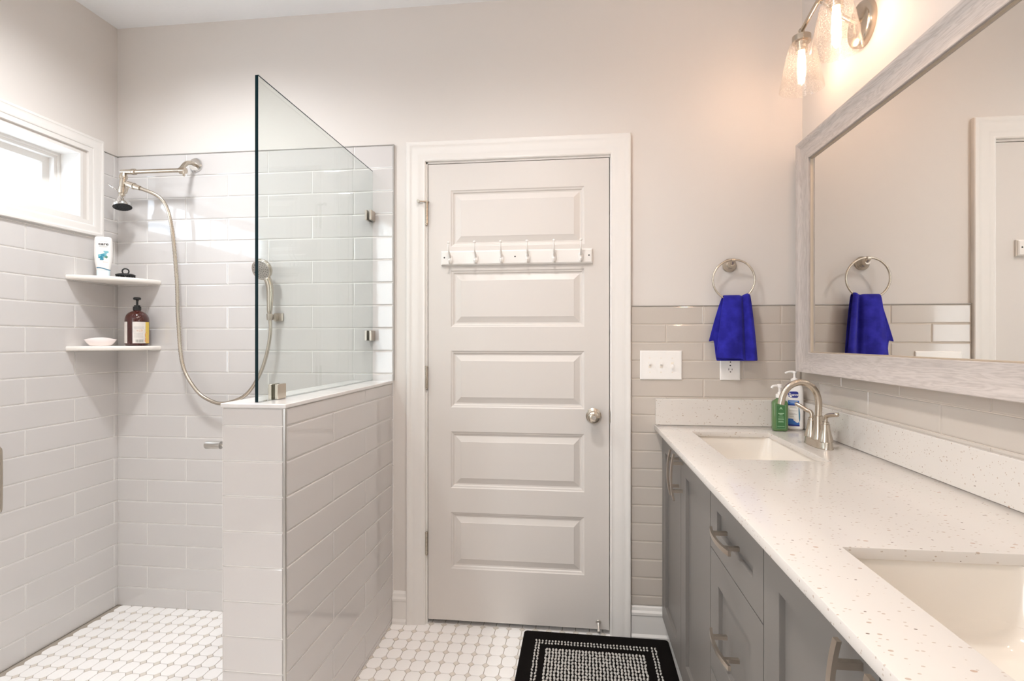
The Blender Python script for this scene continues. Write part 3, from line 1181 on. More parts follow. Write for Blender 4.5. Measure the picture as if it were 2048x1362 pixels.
wpart('hose_outlet', bm, M['nickel'], sa, angle=30)
hose0 = p0 + d1 * 0.0955
bm = bmesh.new()
hd = Vector((0.22, -0.16, -1)).normalized()
h0 = top + ax * 0.108
lathe(bm, h0, hd, [(0, 0.013), (0.012, 0.019), (0.022, 0.024), (0.028, 0.026), (0.036, 0.036), (0.044, 0.0385), (0.052, 0.0375)], 30)
head = wpart('spray_head', bm, M['chrome'], sa, angle=40)
bm = bmesh.new()
lathe(bm, h0, hd, [(0.0515, 0.0375), (0.0530, 0.0370), (0.0545, 0.030), (0.0545, 0.001)], 30)
u_, v_2 = frame_axes(hd)
for ring, cnt in ((0.029, 18), (0.020, 12), (0.010, 6)):
    for k in range(cnt):
        a = 2 * PI * k / cnt
        c = h0 + hd * 0.0545 + (u_ * math.cos(a) + v_2 * math.sin(a)) * ring
        cyl(bm, c, c + hd * 0.002, 0.0018, 0.0012, n=6)
wpart('nozzle_plate', bm, M['rubber'], head)

# ------------------------------------------------------------------ handheld shower
hs = thing('hand_shower', 'brushed handheld shower with ribbed metal hose hanging on the tiled wall', 'hand shower', (-1.365, -0.05, 1.39))
hpt = [tuple(hose0), (-1.872, -0.095, 1.915), (-1.836, -0.080, 1.80), (-1.826, -0.060, 1.56), (-1.822, -0.055, 1.365), (-1.800, -0.055, 1.16), (-1.735, -0.055, 1.045), (-1.665, -0.055, 0.995), (-1.590, -0.055, 0.982), (-1.490, -0.055, 1.020), (-1.425, -0.055, 1.105), (-1.388, -0.055, 1.200), (-1.368, -0.056, 1.30), (-1.368, -0.058, 1.375)]
path = smooth_path(hpt, 34)
bm = bmesh.new()
tube(bm, path, lambda i: 0.0086 if i % 2 else 0.0070, 10)
wpart('hose', bm, M['nickel'], hs, smooth=True)
bm = bmesh.new()
HX = -1.370
hp = smooth_path([(HX, -0.058, 1.374), (HX, -0.058, 1.400), (HX + 0.001, -0.057, 1.440), (HX + 0.001, -0.056, 1.490), (HX - 0.002, -0.058, 1.525), (HX - 0.010, -0.062, 1.552)], 6)
n = len(hp)
tube(bm, hp, lambda i: (0.0095 if i < 6 else 0.0118 + 0.0042 * math.sin(min(1, (i - 6) / (n - 6) * 1.25) * PI / 2)), 16)
wpart('handle', bm, M['nickel'], hs, smooth=True)
bm = bmesh.new()
fd = Vector((-0.08, -0.95, -0.30)).normalized()
fc = Vector((-1.398, -0.066, 1.592))
lathe(bm, fc, fd, [(-0.022, 0.018), (-0.014, 0.036), (-0.004, 0.046), (0.006, 0.049), (0.012, 0.047), (0.014, 0.044)], 32)
hh = wpart('spray_head', bm, M['nickel'], hs, angle=50)
bm = bmesh.new()
lathe(bm, fc, fd, [(0.0135, 0.043), (0.0155, 0.041), (0.0165, 0.002)], 30)
plate = wpart('face_plate', bm, mat('grey_spray_face', (176, 170, 164), 0.35, 0.6), hh)
bm = bmesh.new()
u_, v_2 = frame_axes(fd)
for ring, cnt in ((0.034, 18), (0.025, 14), (0.015, 9), (0.006, 4)):
    for k in range(cnt):
        a = 2 * PI * k / cnt + ring * 40
        c = fc + fd * 0.0155 + (u_ * math.cos(a) + v_2 * math.sin(a)) * ring
        cyl(bm, c, c + fd * 0.0022, 0.0019, 0.0013, n=6)
wpart('nozzles', bm, M['rubber'], hh)

bk = thing('shower_bracket', 'small square metal wall bracket holding the handheld shower', 'bracket', (-1.360, -0.009, 1.378))
bm = bmesh.new()
box(bm, -1.372, -1.330, -0.022, -0.0085, 1.358, 1.396, bev=0.002)
wpart('wall_plate', bm, M['bronze'], bk)
bm = bmesh.new()
lathe(bm, (HX, -0.058, 1.362), (0, 0, 1), [(0, 0.0115), (0.028, 0.0145), (0.028, 0.0110), (0.0, 0.0100)], 20, caps=False)
box(bm, -1.372, -1.348, -0.046, -0.020, 1.364, 1.388)
wpart('cradle', bm, M['bronze'], bk, angle=40)

# ------------------------------------------------------------------ peg on the half wall and pull bar on the left wall
peg = thing('robe_peg', 'short brushed metal peg on the shower side of the half wall', 'peg', (-1.006, -0.872, 0.962))
bm = bmesh.new()
lathe(bm, (-1.0055, -0.872, 0.962), (-1, 0, 0), [(0, 0.0042), (0.026, 0.0042)], 14)
wpart('stem', bm, M['chrome'], peg, smooth=False)
bm = bmesh.new()
lathe(bm, (-1.030, -0.872, 0.962), (-1, 0, 0), [(0, 0.0095), (0.001, 0.0115), (0.046, 0.0115), (0.049, 0.010)], 28)
wpart('knob', bm, M['steel'], peg, angle=40)

gb = thing('grab_bar', 'vertical brushed metal bar on the left tiled wall at the picture edge', 'grab bar', (XL + 0.0085, -0.58, 0.75))
bm = bmesh.new()
tube(bm, smooth_path([(XL + 0.0085, -0.585, 0.880), (XL + 0.035, -0.585, 0.880), (XL + 0.056, -0.585, 0.868), (XL + 0.064, -0.585, 0.840), (XL + 0.064, -0.585, 0.660), (XL + 0.056, -0.585, 0.634), (XL + 0.035, -0.585, 0.622), (XL + 0.0085, -0.585, 0.622)], 6), 0.0105, 16)
wpart('bar', bm, M['nickel'], gb, smooth=True)
for z in (0.880, 0.622):
    bm = bmesh.new()
    lathe(bm, (XL + 0.0085, -0.585, z), (1, 0, 0), [(0, 0.020), (0.004, 0.019), (0.006, 0.011)], 24)
    wpart('flange', bm, M['nickel'], gb, angle=40)

# ------------------------------------------------------------------ switch plate, outlet
sw = thing('light_switch', 'white three-gang toggle switch plate on the tile right of the door', 'light switch', (0.366, -0.007, 1.1655))
bm = bmesh.new()
SN = lambda a, b, h: (a, -0.0072 - h, b)
inset_panel(bm, 0.280, 0.453, 1.104, 1.227, [(0, 0), (0, 0.003), (0.002, 0.0055), (0.004, 0.006)], SN)
wpart('plate', bm, M['white_pl'], sw)
for k, up in enumerate((1, 1, -1)):
    x = 0.3665 + (k - 1) * 0.0465
    bm = bmesh.new()
    box(bm, x - 0.0055, x + 0.0055, -0.0140, -0.0130, 1.153, 1.178)
    sl = wpart('toggle_slot', bm, M['cream_pl'], sw)
    bm = bmesh.new()
    vs_ = box(bm, x - 0.0042, x + 0.0042, -0.024, -0.012, 1.161, 1.170)
    for v in bm.verts:
        if v.co.y < -0.02:
            v.co.z += 0.008 * up
    wpart('toggle', bm, M['white_pl'], sl)
    for dz in (0.030, -0.030):
        bm = bmesh.new()
        lathe(bm, (x, -0.0130, 1.1655 + dz), (0, -1, 0), [(0, 0.0030), (0.001, 0.0024)], 12)
        wpart('screw', bm, M['cream_pl'], sw)

ou = thing('wall_outlet', 'white power outlet partly hidden behind the blue towel', 'outlet', (0.6485, -0.007, 1.1655))
bm = bmesh.new()
inset_panel(bm, 0.608, 0.689, 1.104, 1.227, [(0, 0), (0, 0.003), (0.002, 0.0055), (0.004, 0.006)], SN)
wpart('plate', bm, M['white_pl'], ou)
for z in (1.146, 1.187):
    bm = bmesh.new()
    cx = 0.6485
    pts = []
    for k in range(28):
        a = 2 * PI * k / 28
        pts.append((cx + 0.0165 * math.cos(a), max(-0.0125, min(0.0125, 0.0165 * math.sin(a)))))
    loft(bm, [[(x, -0.0130, z + y) for x, y in pts], [(x, -0.0150, z + y) for x, y in pts]])
    rc = wpart('receptacle', bm, M['white_pl'], ou)
    bm = bmesh.new()
    box(bm, cx - 0.0075, cx - 0.0055, -0.0156, -0.0148, z - 0.0005, z + 0.0075)
    box(bm, cx + 0.0055, cx + 0.0075, -0.0156, -0.0148, z - 0.0005, z + 0.0065)
    lathe(bm, (cx, -0.0148, z - 0.007), (0, -1, 0), [(0, 0.0026), (0.0008, 0.0026)], 12)
    wpart('slots', bm, M['slot'], rc)
bm = bmesh.new()
lathe(bm, (0.6485, -0.0132, 1.1655), (0, -1, 0), [(0, 0.003), (0.001, 0.0025)], 12)
wpart('screw', bm, M['slot'], ou)

# ------------------------------------------------------------------ towel ring and towel
RCX, RCY, RCZ, RR = 0.651, -0.052, 1.519, 0.0825
tr = thing('towel_ring', 'round brushed metal towel ring on the wall beside the mirror', 'towel ring', (0.648, 0, 1.585))
bm = bmesh.new()
lathe(bm, (0.648, 0, 1.585), (0, -1, 0), [(0, 0.0285), (0.004, 0.0285), (0.010, 0.025), (0.013, 0.0225), (0.018, 0.021), (0.024, 0.015), (0.030, 0.0105), (0.044, 0.0095)], 32)
wpart('flange', bm, M['nickel'], tr, angle=40)
bm = bmesh.new()
lathe(bm, (0.640, RCY, 1.5985), (1, 0, 0), [(0, 0.006), (0.002, 0.0085), (0.016, 0.0085), (0.018, 0.006)], 16)
cyl(bm, (0.648, -0.040, 1.588), (0.648, RCY, 1.598), 0.0085, n=14)
wpart('post', bm, M['nickel'], tr, angle=40)
bm = bmesh.new()
tube(bm, [(RCX + RR * math.cos(2 * PI * k / 72), RCY, RCZ + RR * math.sin(2 * PI * k / 72)) for k in range(72)], 0.0043, 12, closed=True)
wpart('ring', bm, M['nickel'], tr, smooth=True)


def towel():
    bm = bmesh.new()
    nu, nv = 44, 46
    grid = []

    def lerp(a, b, t):
        return a + (b - a) * t

    for j in range(nv + 1):
        s_ = -1 + 2 * j / nv            # -1 back hem, 0 over the ring, 1 front hem
        row = []
        for i in range(nu + 1):
            u = -1 + 2 * i / nu
            t = abs(s_)
            front = s_ >= 0
            # gathered at the ring, flaring below
            zt = 1.4555 + 0.0065 * math.exp(-((u - 0.85) / 0.25) ** 2) - 0.003 * math.exp(-((u - 0.42) / 0.12) ** 2)
            if front:
                cx = lerp(0.6605, 0.659, t)
                hw = 0.0495 + 0.031 * (t ** 0.8)
                zb = 1.1955 - 0.0085 * max(0, min(1, (u - 0.2) / 0.25)) + 0.004 * max(0, -0.75 - u) * 4
            else:
                cx = lerp(0.6605, 0.6460, t)
                hw = 0.0495 + 0.044 * (t ** 0.8)
                zb = 1.268 + 0.02 * (u + 0.86) - (0.082 + 0.02 * (u + 0.86)) * max(0, min(1, (u + 0.76) / 0.05))
            x = cx + hw * u
            rad = 0.010
            if t < 0.06:
                a = (s_ / 0.06) * PI / 2
                y = RCY - rad * math.sin(a)
                z = zt + rad * (math.cos(a) - 1) + 0.001
            else:
                k = (t - 0.06) / 0.94
                y = RCY - (rad if front else -rad + 0.006 * k)
                z = lerp(zt - rad + 0.001, zb, k)
            amp = 0.35 + 0.65 * min(1, t * 2.2)
            if front:
                y -= amp * (0.013 * math.exp(-((u + 0.28) / 0.62) ** 4) + 0.013 * math.exp(-((u - 0.80) / 0.20) ** 2) + 0.007 * t * math.exp(-((u - 0.30) / 0.12) ** 2))
                y += 0.010 * (1 - 0.55 * t) * min(1, t * 8) * math.exp(-((u - 0.50 + 0.06 * t) / 0.15) ** 2)
                y -= 0.003 * t * math.sin(5 * u + 4 * t)
            else:
                y += 0.004 * amp * math.sin(6 * u + 1) - 0.004
            y = min(y, -0.016)
            row.append(bm.verts.new((x, y, z)))
        grid.append(row)
    for j in range(nv):
        for i in range(nu):
            bm.faces.new((grid[j][i], grid[j][i + 1], grid[j + 1][i + 1], grid[j + 1][i]))
    o = link('hand_towel', bm, M['towel'], smooth=True)
    m = o.modifiers.new('thickness', 'SOLIDIFY')
    m.thickness = 0.0035
    m.offset = 0
    m = o.modifiers.new('smooth', 'SUBSURF')
    m.levels = m.render_levels = 1
    return tag(o, 'royal blue hand towel hanging through the metal ring', 'towel')


towel()

# ------------------------------------------------------------------ vanity
CX = 0.371           # front plane of doors and drawers
CT = 0.894           # underside of the worktop
NC = lambda a, b, h: (CX - h, -a, b)     # a = -Y (distance from the back wall)


def pull(a, z, vertical, root, parent):
    """bowed bar pull on two square posts"""
    bm = bmesh.new()
    L = 0.080
    n = 16
    secs = []
    for k in range(n + 1):
        t = -1 + 2 * k / n
        x = CX - 0.030 - 0.0095 * (1 - t * t)
        w, th = 0.0058, 0.0032
        c = []
        for (p, q) in ((-w, -th), (w, -th), (w, th), (-w, th)):
            if vertical:
                c.append((x + q, -a + p, z + L * t))
            else:
                c.append((x + q, -a + L * t, z + p))
        secs.append(c)
    loft(bm, secs)
    for s_ in (-1, 1):
        o_ = 0.048 * s_
        xo = CX - 0.030 - 0.0095 * (1 - (0.048 / L) ** 2)
        if vertical:
            box(bm, xo, CX, -a - 0.0045, -a + 0.0045, z + o_ - 0.005, z + o_ + 0.005)
        else:
            box(bm, xo, CX, -a + o_ - 0.005, -a + o_ + 0.005, z - 0.0045, z + 0.0045)
    return wpart('handle', bm, M['bronze'], parent)


def shaker(name, a0, a1, b0, b1, root, st=0.076):
    bm = bmesh.new()
    g = 0.0016
    a0 += g
    a1 -= g
    b0 += g
    b1 -= g
    panel_face(bm, a0, a1, b0, b1, [(a0 + st, a1 - st, b0 + st, b1 - st)], [(0, 0), (0.0005, -0.0012), (0.0012, -0.0105), (0.002, -0.011)], NC)
    d = 0.019
    for q in (((a0, b0), (a1, b0)), ((a1, b0), (a1, b1)), ((a1, b1), (a0, b1)), ((a0, b1), (a0, b0))):
        bm.faces.new([bm.verts.new(NC(a, b, h)) for (a, b), h in ((q[0], 0), (q[1], 0), (q[1], -d), (q[0], -d))])
    bm.faces.new([bm.verts.new(NC(a, b, -d)) for a, b in ((a0, b0), (a1, b0), (a1, b1), (a0, b1))])
    bmesh.ops.remove_doubles(bm, verts=bm.verts[:], dist=1e-5)
    return wpart(name, bm, M['cab'], root)


def carcass(a0, a1, root):
    bm = bmesh.new()
    x0 = CX + 0.0195
    x1 = XR - 0.008
    box(bm, x0, x1, -a0 - 0.018, -a0, 0.10, CT)
    box(bm, x0, x1, -a1, -a1 + 0.018, 0.10, CT)
    box(bm, x0, x1, -a1 + 0.018, -a0 - 0.018, 0.10, 0.118)
    box(bm, x1 - 0.008, x1, -a1 + 0.018, -a0 - 0.018, 0.118, CT)
    # face frame
    box(bm, x0, x0 + 0.019, -a1 + 0.018, -a0 - 0.018, CT - 0.04, CT)
    box(bm, x0, x0 + 0.019, -a0 - 0.045, -a0 - 0.018, 0.118, CT - 0.04)
    box(bm, x0, x0 + 0.019, -a1 + 0.018, -a1 + 0.045, 0.118, CT - 0.04)
    o = wpart('carcass', bm, M['cab'], root)
    bm = bmesh.new()
    box(bm, CX + 0.075, CX + 0.090, -a1, -a0, 0.0, 0.10)
    wpart('toe_kick', bm, M['cab'], root)
    return o


ZB, ZT = 0.10, 0.888
c1 = thing('vanity_cabinet', 'grey two-door vanity cabinet against the back wall, under the far basin', 'cabinet', (0.65, -0.41, 0), group='vanity cabinets')
carcass(0.0095, 0.8195, c1)
mid = 0.4125
d = shaker('door', 0.014, mid, ZB, ZT, c1)
pull(mid - 0.036, 0.800, True, c1, d)
d = shaker('door', mid, 0.8185, ZB, ZT, c1)
pull(mid + 0.032, 0.800, True, c1, d)
c2 = thing('vanity_cabinet', 'grey three-drawer vanity cabinet in the middle, between the two basins', 'cabinet', (0.65, -1.03, 0), group='vanity cabinets')
carcass(0.8205, 1.2295, c2)
for b0, b1 in ((0.709, ZT), (0.381, 0.709), (ZB, 0.381)):
    d = shaker('drawer', 0.8205, 1.2295, b0, b1, c2, st=0.062 if b0 > 0.6 else 0.074)
    pull(1.025, (b0 + b1) / 2 + (0.0 if b0 > 0.6 else 0.0), False, c2, d)
c3 = thing('vanity_cabinet', 'grey two-door vanity cabinet nearest the camera, under the near basin', 'cabinet', (0.65, -1.63, 0), group='vanity cabinets')
carcass(1.2305, 2.0395, c3)
d = shaker('door', 1.2305, 1.632, ZB, ZT, c3)
pull(1.632 - 0.042, 0.800, True, c3, d)
d = shaker('door', 1.632, 2.0395, ZB, ZT, c3)
pull(1.632 + 0.036, 0.800, True, c3, d)

# worktop with two cut-outs
bx0, bx1 = 0.338, XR - 0.008
ys = [-0.008, -0.168, -0.665, -1.350, -1.850, -2.06]
xs = [bx0, 0.460, 0.748, bx1]
bm = bmesh.new()
vt = {}


def V(i, j, z):
    k = (i, j, z)
    if k not in vt:
        vt[k] = bm.verts.new((xs[i], ys[j], z))
    return vt[k]


holes_ = {(1, 1), (1, 3)}
for i in range(3):
    for jj in range(5):
        if (i, jj) in holes_:
            for (p, q) in (((i, jj), (i + 1, jj)), ((i + 1, jj), (i + 1, jj + 1)), ((i + 1, jj + 1), (i, jj + 1)), ((i, jj + 1), (i, jj))):
                bm.faces.new((V(*p, CT), V(*q, CT), V(*q, 0.914), V(*p, 0.914)))
            continue
        for z in (CT, 0.914):
            bm.faces.new((V(i, jj, z), V(i + 1, jj, z), V(i + 1, jj + 1, z), V(i, jj + 1, z)))
for jj in range(5):
    for i in (0, 3):
        bm.faces.new((V(i, jj, CT), V(i, jj + 1, CT), V(i, jj + 1, 0.914), V(i, jj, 0.914)))
for i in range(3):
    for jj in (0, 5):
        bm.faces.new((V(i, jj, CT), V(i + 1, jj, CT), V(i + 1, jj, 0.914), V(i, jj, 0.914)))
bmesh.ops.recalc_face_normals(bm, faces=bm.faces[:])
es = [e for e in bm.edges if len(e.link_faces) == 2 and e.calc_face_angle(0) > 1.0]
bmesh.ops.bevel(bm, geom=es, offset=0.0018, segments=2, affect='EDGES', profile=0.5)
top_o = tag(link('worktop', bm, M['quartz'], angle=30), 'long white speckled quartz worktop over the grey vanity cabinets', 'countertop')
bm = bmesh.new()
box(bm, 0.343, bx1, -0.0275, -0.0082, 0.9145, 1.024, bev=0.0015)
tag(link('backsplash', bm, M['quartz']), 'short speckled quartz upstand on the back wall below the switch plate', 'backsplash', 'quartz upstands')
bm = bmesh.new()
box(bm, bx1 - 0.0135, bx1, -2.06, -0.028, 0.9145, 1.021, bev=0.0015)
tag(link('backsplash', bm, M['quartz']), 'long speckled quartz upstand along the right wall below the mirror', 'backsplash', 'quartz upstands')


def basin(y0, y1, label):
    t = thing('sink_basin', label, 'sink', (0.604, (y0 + y1) / 2, 0.75), group='undermount basins')
    bm = bmesh.new()
    hx, hy = 0.150, abs(y1 - y0) / 2 + 0.006
    prof = [(0.1435, hx + 0.02, hy + 0.02, 0.03), (0.1435, hx, hy, 0.024), (0.125, hx - 0.003, hy - 0.003, 0.028), (0.050, hx - 0.012, hy - 0.014, 0.045), (0.022, hx - 0.022, hy - 0.026, 0.055), (0.010, hx - 0.045, hy - 0.055, 0.06), (0.004, 0.05, 0.08, 0.045), (0.002, 0.024, 0.024, 0.022)]
    outer = [(-0.006, 0.05, 0.08, 0.045), (0.004, hx - 0.02, hy - 0.03, 0.06), (0.12, hx + 0.008, hy + 0.008, 0.03), (0.136, hx + 0.02, hy + 0.02, 0.03)]
    rloft(bm, outer + prof, caps=True)
    link('bowl', bm, M['ceramic'], t, angle=50)
    bm = bmesh.new()
    lathe(bm, (0, 0, 0.0022), (0, 0, 1), [(0, 0.021), (0.002, 0.020), (0.0025, 0.012), (0.001, 0.004)], 24)
    link('drain', bm, M['nickel'], t, angle=40)


basin(ys[1], ys[2], 'white rectangular undermount basin in front of the faucet, at the far end')
basin(ys[3], ys[4], 'white rectangular undermount basin cut by the right edge of the picture')

# ------------------------------------------------------------------ faucet
FX, FY, FZ = 0.822, -0.418, 0.9142
fa = thing('faucet', 'brushed nickel high-arc faucet with two lever handles on the worktop', 'faucet', (FX, FY, FZ))
bm = bmesh.new()


def oval(hx, hy, z, n=40):
    out = []
    for k in range(n):
        a = 2 * PI * k / n
        out.append((hx * math.copysign(abs(math.cos(a)) ** 0.9, math.cos(a)), hy * math.copysign(abs(math.sin(a)) ** 0.75, math.sin(a)), z))
    return out


loft(bm, [oval(0.0290, 0.080, 0), oval(0.0290, 0.080, 0.003), oval(0.0275, 0.0785, 0.006), oval(0.0258, 0.0765, 0.021), oval(0.0240, 0.0745, 0.024)])
link('base_plate', bm, M['nickel'], fa, angle=40)
bm = bmesh.new()
sp = smooth_path([(0, 0, 0.080), (0, 0, 0.110), (0, 0, 0.150), (-0.010, 0, 0.184), (-0.034, 0, 0.208), (-0.064, 0, 0.213), (-0.094, 0, 0.199), (-0.113, 0, 0.170), (-0.121, 0, 0.138)], 7)
tube(bm, sp, 0.0108, 20)
link('spout', bm, M['nickel'], fa, angle=50)
bm = bmesh.new()
lathe(bm, (0, 0, 0.023), (0, 0, 1), [(0, 0.0225), (0.010, 0.0205), (0.030, 0.0165), (0.050, 0.0148), (0.078, 0.0142), (0.079, 0.0125)], 28)
link('spout_base', bm, M['nickel'], fa, angle=40)
for s_, dv in ((1, (-0.55, 0.62)), (-1, (0.22, -0.94))):
    bm = bmesh.new()
    hy = 0.0515 * s_
    lathe(bm, (0, hy, 0.0235), (0, 0, 1), [(0, 0.0235), (0.010, 0.0215), (0.026, 0.0170), (0.042, 0.0140), (0.056, 0.0128), (0.058, 0.0110), (0.064, 0.0105), (0.066, 0.0078)], 28)
    hb = link('handle_base', bm, M['nickel'], fa, angle=35)
    bm = bmesh.new()
    d2 = Vector((dv[0], dv[1], 0)).normalized()
    up = (0.030 if s_ > 0 else 0.010)
    pp = [Vector((0, hy, 0.088)), Vector((0, hy, 0.100)), Vector((0, hy, 0.108)) + d2 * 0.006, Vector((0, hy, 0.112)) + d2 * 0.018, Vector((0, hy, 0.112 + up * 0.35)) + d2 * 0.036, Vector((0, hy, 0.112 + up * 0.6)) + d2 * 0.052]
    tube(bm, smooth_path(pp, 5), 0.0070, 14)
    ball(bm, pp[-1], 0.0070, seg=12)
    link('lever', bm, M['nickel'], hb, smooth=True)

# ------------------------------------------------------------------ green soap bottle
gs = thing('soap_bottle', 'green translucent hand soap bottle with white pump beside the far basin', 'bottle', (0.806, -0.118, 0.9143), -0.10)
bm = bmesh.new()
gp = [(0, 0.0235, 0.0150, 0.010), (0.003, 0.0275, 0.0185, 0.011), (0.008, 0.0290, 0.0195, 0.011), (0.108, 0.0290, 0.0195, 0.011), (0.116, 0.0265, 0.0175, 0.012), (0.122, 0.0200, 0.0140, 0.0125), (0.126, 0.0125, 0.0125, 0.0124), (0.132, 0.012, 0.012, 0.0119)]
rloft(bm, gp, n=5)
link('body', bm, M['green'], gs, angle=50)
bm = bmesh.new()
lathe(bm, (0, 0, 0.130), (0, 0, 1), [(0, 0.0140), (0.014, 0.0140), (0.016, 0.0075), (0.022, 0.0070), (0.023, 0.0045), (0.040, 0.0045), (0.041, 0.010), (0.052, 0.010), (0.054, 0.006)], 24)
tube(bm, smooth_path([(0, 0, 0.177), (-0.014, -0.004, 0.177), (-0.026, -0.008, 0.175), (-0.031, -0.009, 0.168)], 4), 0.0050, 12)
link('pump', bm, M['white_pl'], gs, angle=40)
gfn = lambda x, z: (x, -0.0200, z)
gfn2 = lambda x, z: (x, -0.0203, z)
bm = bmesh.new()
put_rect(bm, -0.0175, 0.0175, 0.010, 0.105, gfn, 0, 1, 1)
gl = link('label', bm, M['green_label'], gs)
bm = bmesh.new()
for (x0, x1, z0, z1) in ((-0.0160, 0.0160, 0.1030, 0.1034), (-0.0160, 0.0160, 0.0116, 0.0120), (-0.0160, -0.0156, 0.0116, 0.1034), (0.0156, 0.0160, 0.0116, 0.1034)):
    put_rect(bm, x0, x1, z0, z1, gfn2, 0, 1, 1)
for x0, x1, z in ((-0.0100, 0.0105, 0.0690), (-0.0055, 0.0060, 0.0640)):
    put_rect(bm, x0, x1, z, z + 0.0026, gfn2, 0, 1, 1)
for x0, x1, z in ((-0.0090, 0.0090, 0.0560), (-0.010, 0.010, 0.0490), (-0.010, 0.011, 0.0460), (-0.009, 0.009, 0.0390), (-0.010, 0.010, 0.0360), (-0.013, 0.013, 0.0190)):
    put_rect(bm, x0, x1, z, z + 0.0012, gfn2, 0, 1, 1)
f = bm.faces.new([bm.verts.new(gfn2(x, z)) for x, z in ((-0.006, 0.086), (0.0, 0.096), (0.006, 0.086), (0.003, 0.086), (0.0, 0.091), (-0.003, 0.086))])
link('label_print', bm, M['green_print'], gl)

# ------------------------------------------------------------------ white lotion bottle
lo = thing('lotion_bottle', 'tall white lotion pump bottle with blue label in the worktop corner', 'bottle', (0.880, -0.072, 0.9143), -0.30)
lp = [(0, 0.0270, 0.0150, 0.012), (0.003, 0.0300, 0.0175, 0.013), (0.010, 0.0312, 0.0185, 0.014), (0.155, 0.0312, 0.0185, 0.014), (0.168, 0.0300, 0.0180, 0.015), (0.176, 0.0260, 0.0165, 0.015), (0.181, 0.0180, 0.0140, 0.0135), (0.184, 0.0120, 0.0120, 0.0118)]
bm = bmesh.new()
rloft(bm, lp)
link('body', bm, M['white_pl'], lo, angle=50)
bm = bmesh.new()
lathe(bm, (0, 0, 0.183), (0, 0, 1), [(0, 0.0140), (0.018, 0.0135), (0.020, 0.0090), (0.023, 0.0050), (0.040, 0.0045), (0.041, 0.0080), (0.046, 0.0085), (0.049, 0.0060)], 24)
tube(bm, smooth_path([(0, 0, 0.229), (-0.014, -0.002, 0.2300), (-0.026, -0.004, 0.2285), (-0.034, -0.005, 0.2235)], 4), lambda i: 0.0048 - 0.00012 * i, 12)
link('pump', bm, M['white_pl'], lo, angle=40)


def lot(off):
    def fn(x, z):
        hx, hy, r = 0.0312, 0.0185, 0.014
        ax = abs(x)
        y = hy
        if ax > hx - r:
            y = hy - r + math.sqrt(max(r * r - (ax - hx + r) ** 2, 0))
        return (x, -y - off, z)
    return fn


bm = bmesh.new()
pl = []
for k in range(24):
    a = 2 * PI * k / 24
    x, z = math.copysign(abs(math.cos(a)) ** 0.45, math.cos(a)) * 0.0185, math.copysign(abs(math.sin(a)) ** 0.6, math.sin(a)) * 0.0125
    pl.append((x - 0.006, 0.140 + z * (1 + 0.12 * math.cos(a))))
f = bm.faces.new([bm.verts.new(lot(0.0005)(x, z)) for x, z in pl])
put_rect(bm, -0.0245, 0.0145, 0.096, 0.103, lot(0.0005), 0, 8, 1)
put_rect(bm, -0.0245, 0.0145, 0.1005, 0.1165, lot(0.0006), 1, 8, 1)
put_rect(bm, -0.0245, 0.0160, 0.018, 0.034, lot(0.0005), 1, 10, 4, warp=lambda x, z: (x, z + (0.010 * math.sin((x + 0.024) * 60 + 1.2) * (z - 0.018) / 0.016)))
put_rect(bm, -0.0245, 0.0165, 0.0145, 0.020, lot(0.0007), 0, 8, 1)
put_blob(bm, 0.0155, 0.062, 0.0028, 0.030, 0.05, lot(0.0006), 2, jag=0.05)
put_blob(bm, 0.004, 0.035, 0.010, 0.004, -0.6, lot(0.0012), 3)
lab = link('label', bm, [M['navy'], M['midblue'], M['slate'], M['white_pl']], lo)
bm = bmesh.new()
v_, f_ = text_polys('Suave', 0.0150, shear=0.25, bold=0.0003)
put_poly(bm, v_, f_, lot(0.0011), 0, (-0.006, 0.1395))
link('label_print', bm, M['white_pl'], lab)
bm = bmesh.new()
for x0, x1, z in ((-0.020, 0.004, 0.0915), (-0.020, 0.008, 0.0865), (-0.020, 0.010, 0.0750), (-0.020, 0.002, 0.0640), (-0.020, 0.008, 0.0605), (-0.020, -0.004, 0.0530)):
    put_rect(bm, x0, x1, z, z + 0.0011, lot(0.0006), 0, 4, 1)
for x0, x1, z in ((-0.020, 0.010, 0.1120), (-0.016, 0.006, 0.1065)):
    put_rect(bm, x0, x1, z, z + 0.0013, lot(0.0010), 1, 4, 1)
link('label_print', bm, [M['greyink'], M['ice']], lab)

# ------------------------------------------------------------------ mirror
mi = thing('wall_mirror', 'large wall mirror in a grey washed wood frame above the worktop', 'mirror', (XR, -1.05, 1.597))
MY0, MY1, MZ0, MZ1 = -2.05, -0.082, 1.146, 2.050
bm = bmesh.new()
profile_frame(bm, MY0, MY1, MZ0, MZ1, [(0.012, 0.0005), (0.012, 0.028), (0.0, 0.046), (0.0, 0.058), (0.002, 0.060), (0.008, 0.0585), (0.018, 0.053), (0.028, 0.0475), (0.040, 0.0435), (0.054, 0.0418), (0.066, 0.0422), (0.075, 0.0435), (0.077, 0.042), (0.0775, 0.0315)], NR, mis=(0, 1))
wpart('frame', bm, [M['woodY'], M['woodZ']], mi, angle=35)
bm = bmesh.new()
profile_frame(bm, MY0 + 0.0772, MY1 - 0.0772, MZ0 + 0.0772, MZ1 - 0.0772, [(0.0, 0.0305), (0.0, 0.035), (0.003, 0.0355), (0.0045, 0.0305)], NR)
wpart('inner_bead', bm, mat('pale_bead', (196, 180, 160), 0.35, 0.2), mi)
bm = bmesh.new()
box(bm, XR - 0.0305, XR - 0.010, MY0 + 0.06, MY1 - 0.06, MZ0 + 0.06, MZ1 - 0.06)
wpart('mirror_glass', bm, M['mirror'], mi)

# ------------------------------------------------------------------ vanity lights


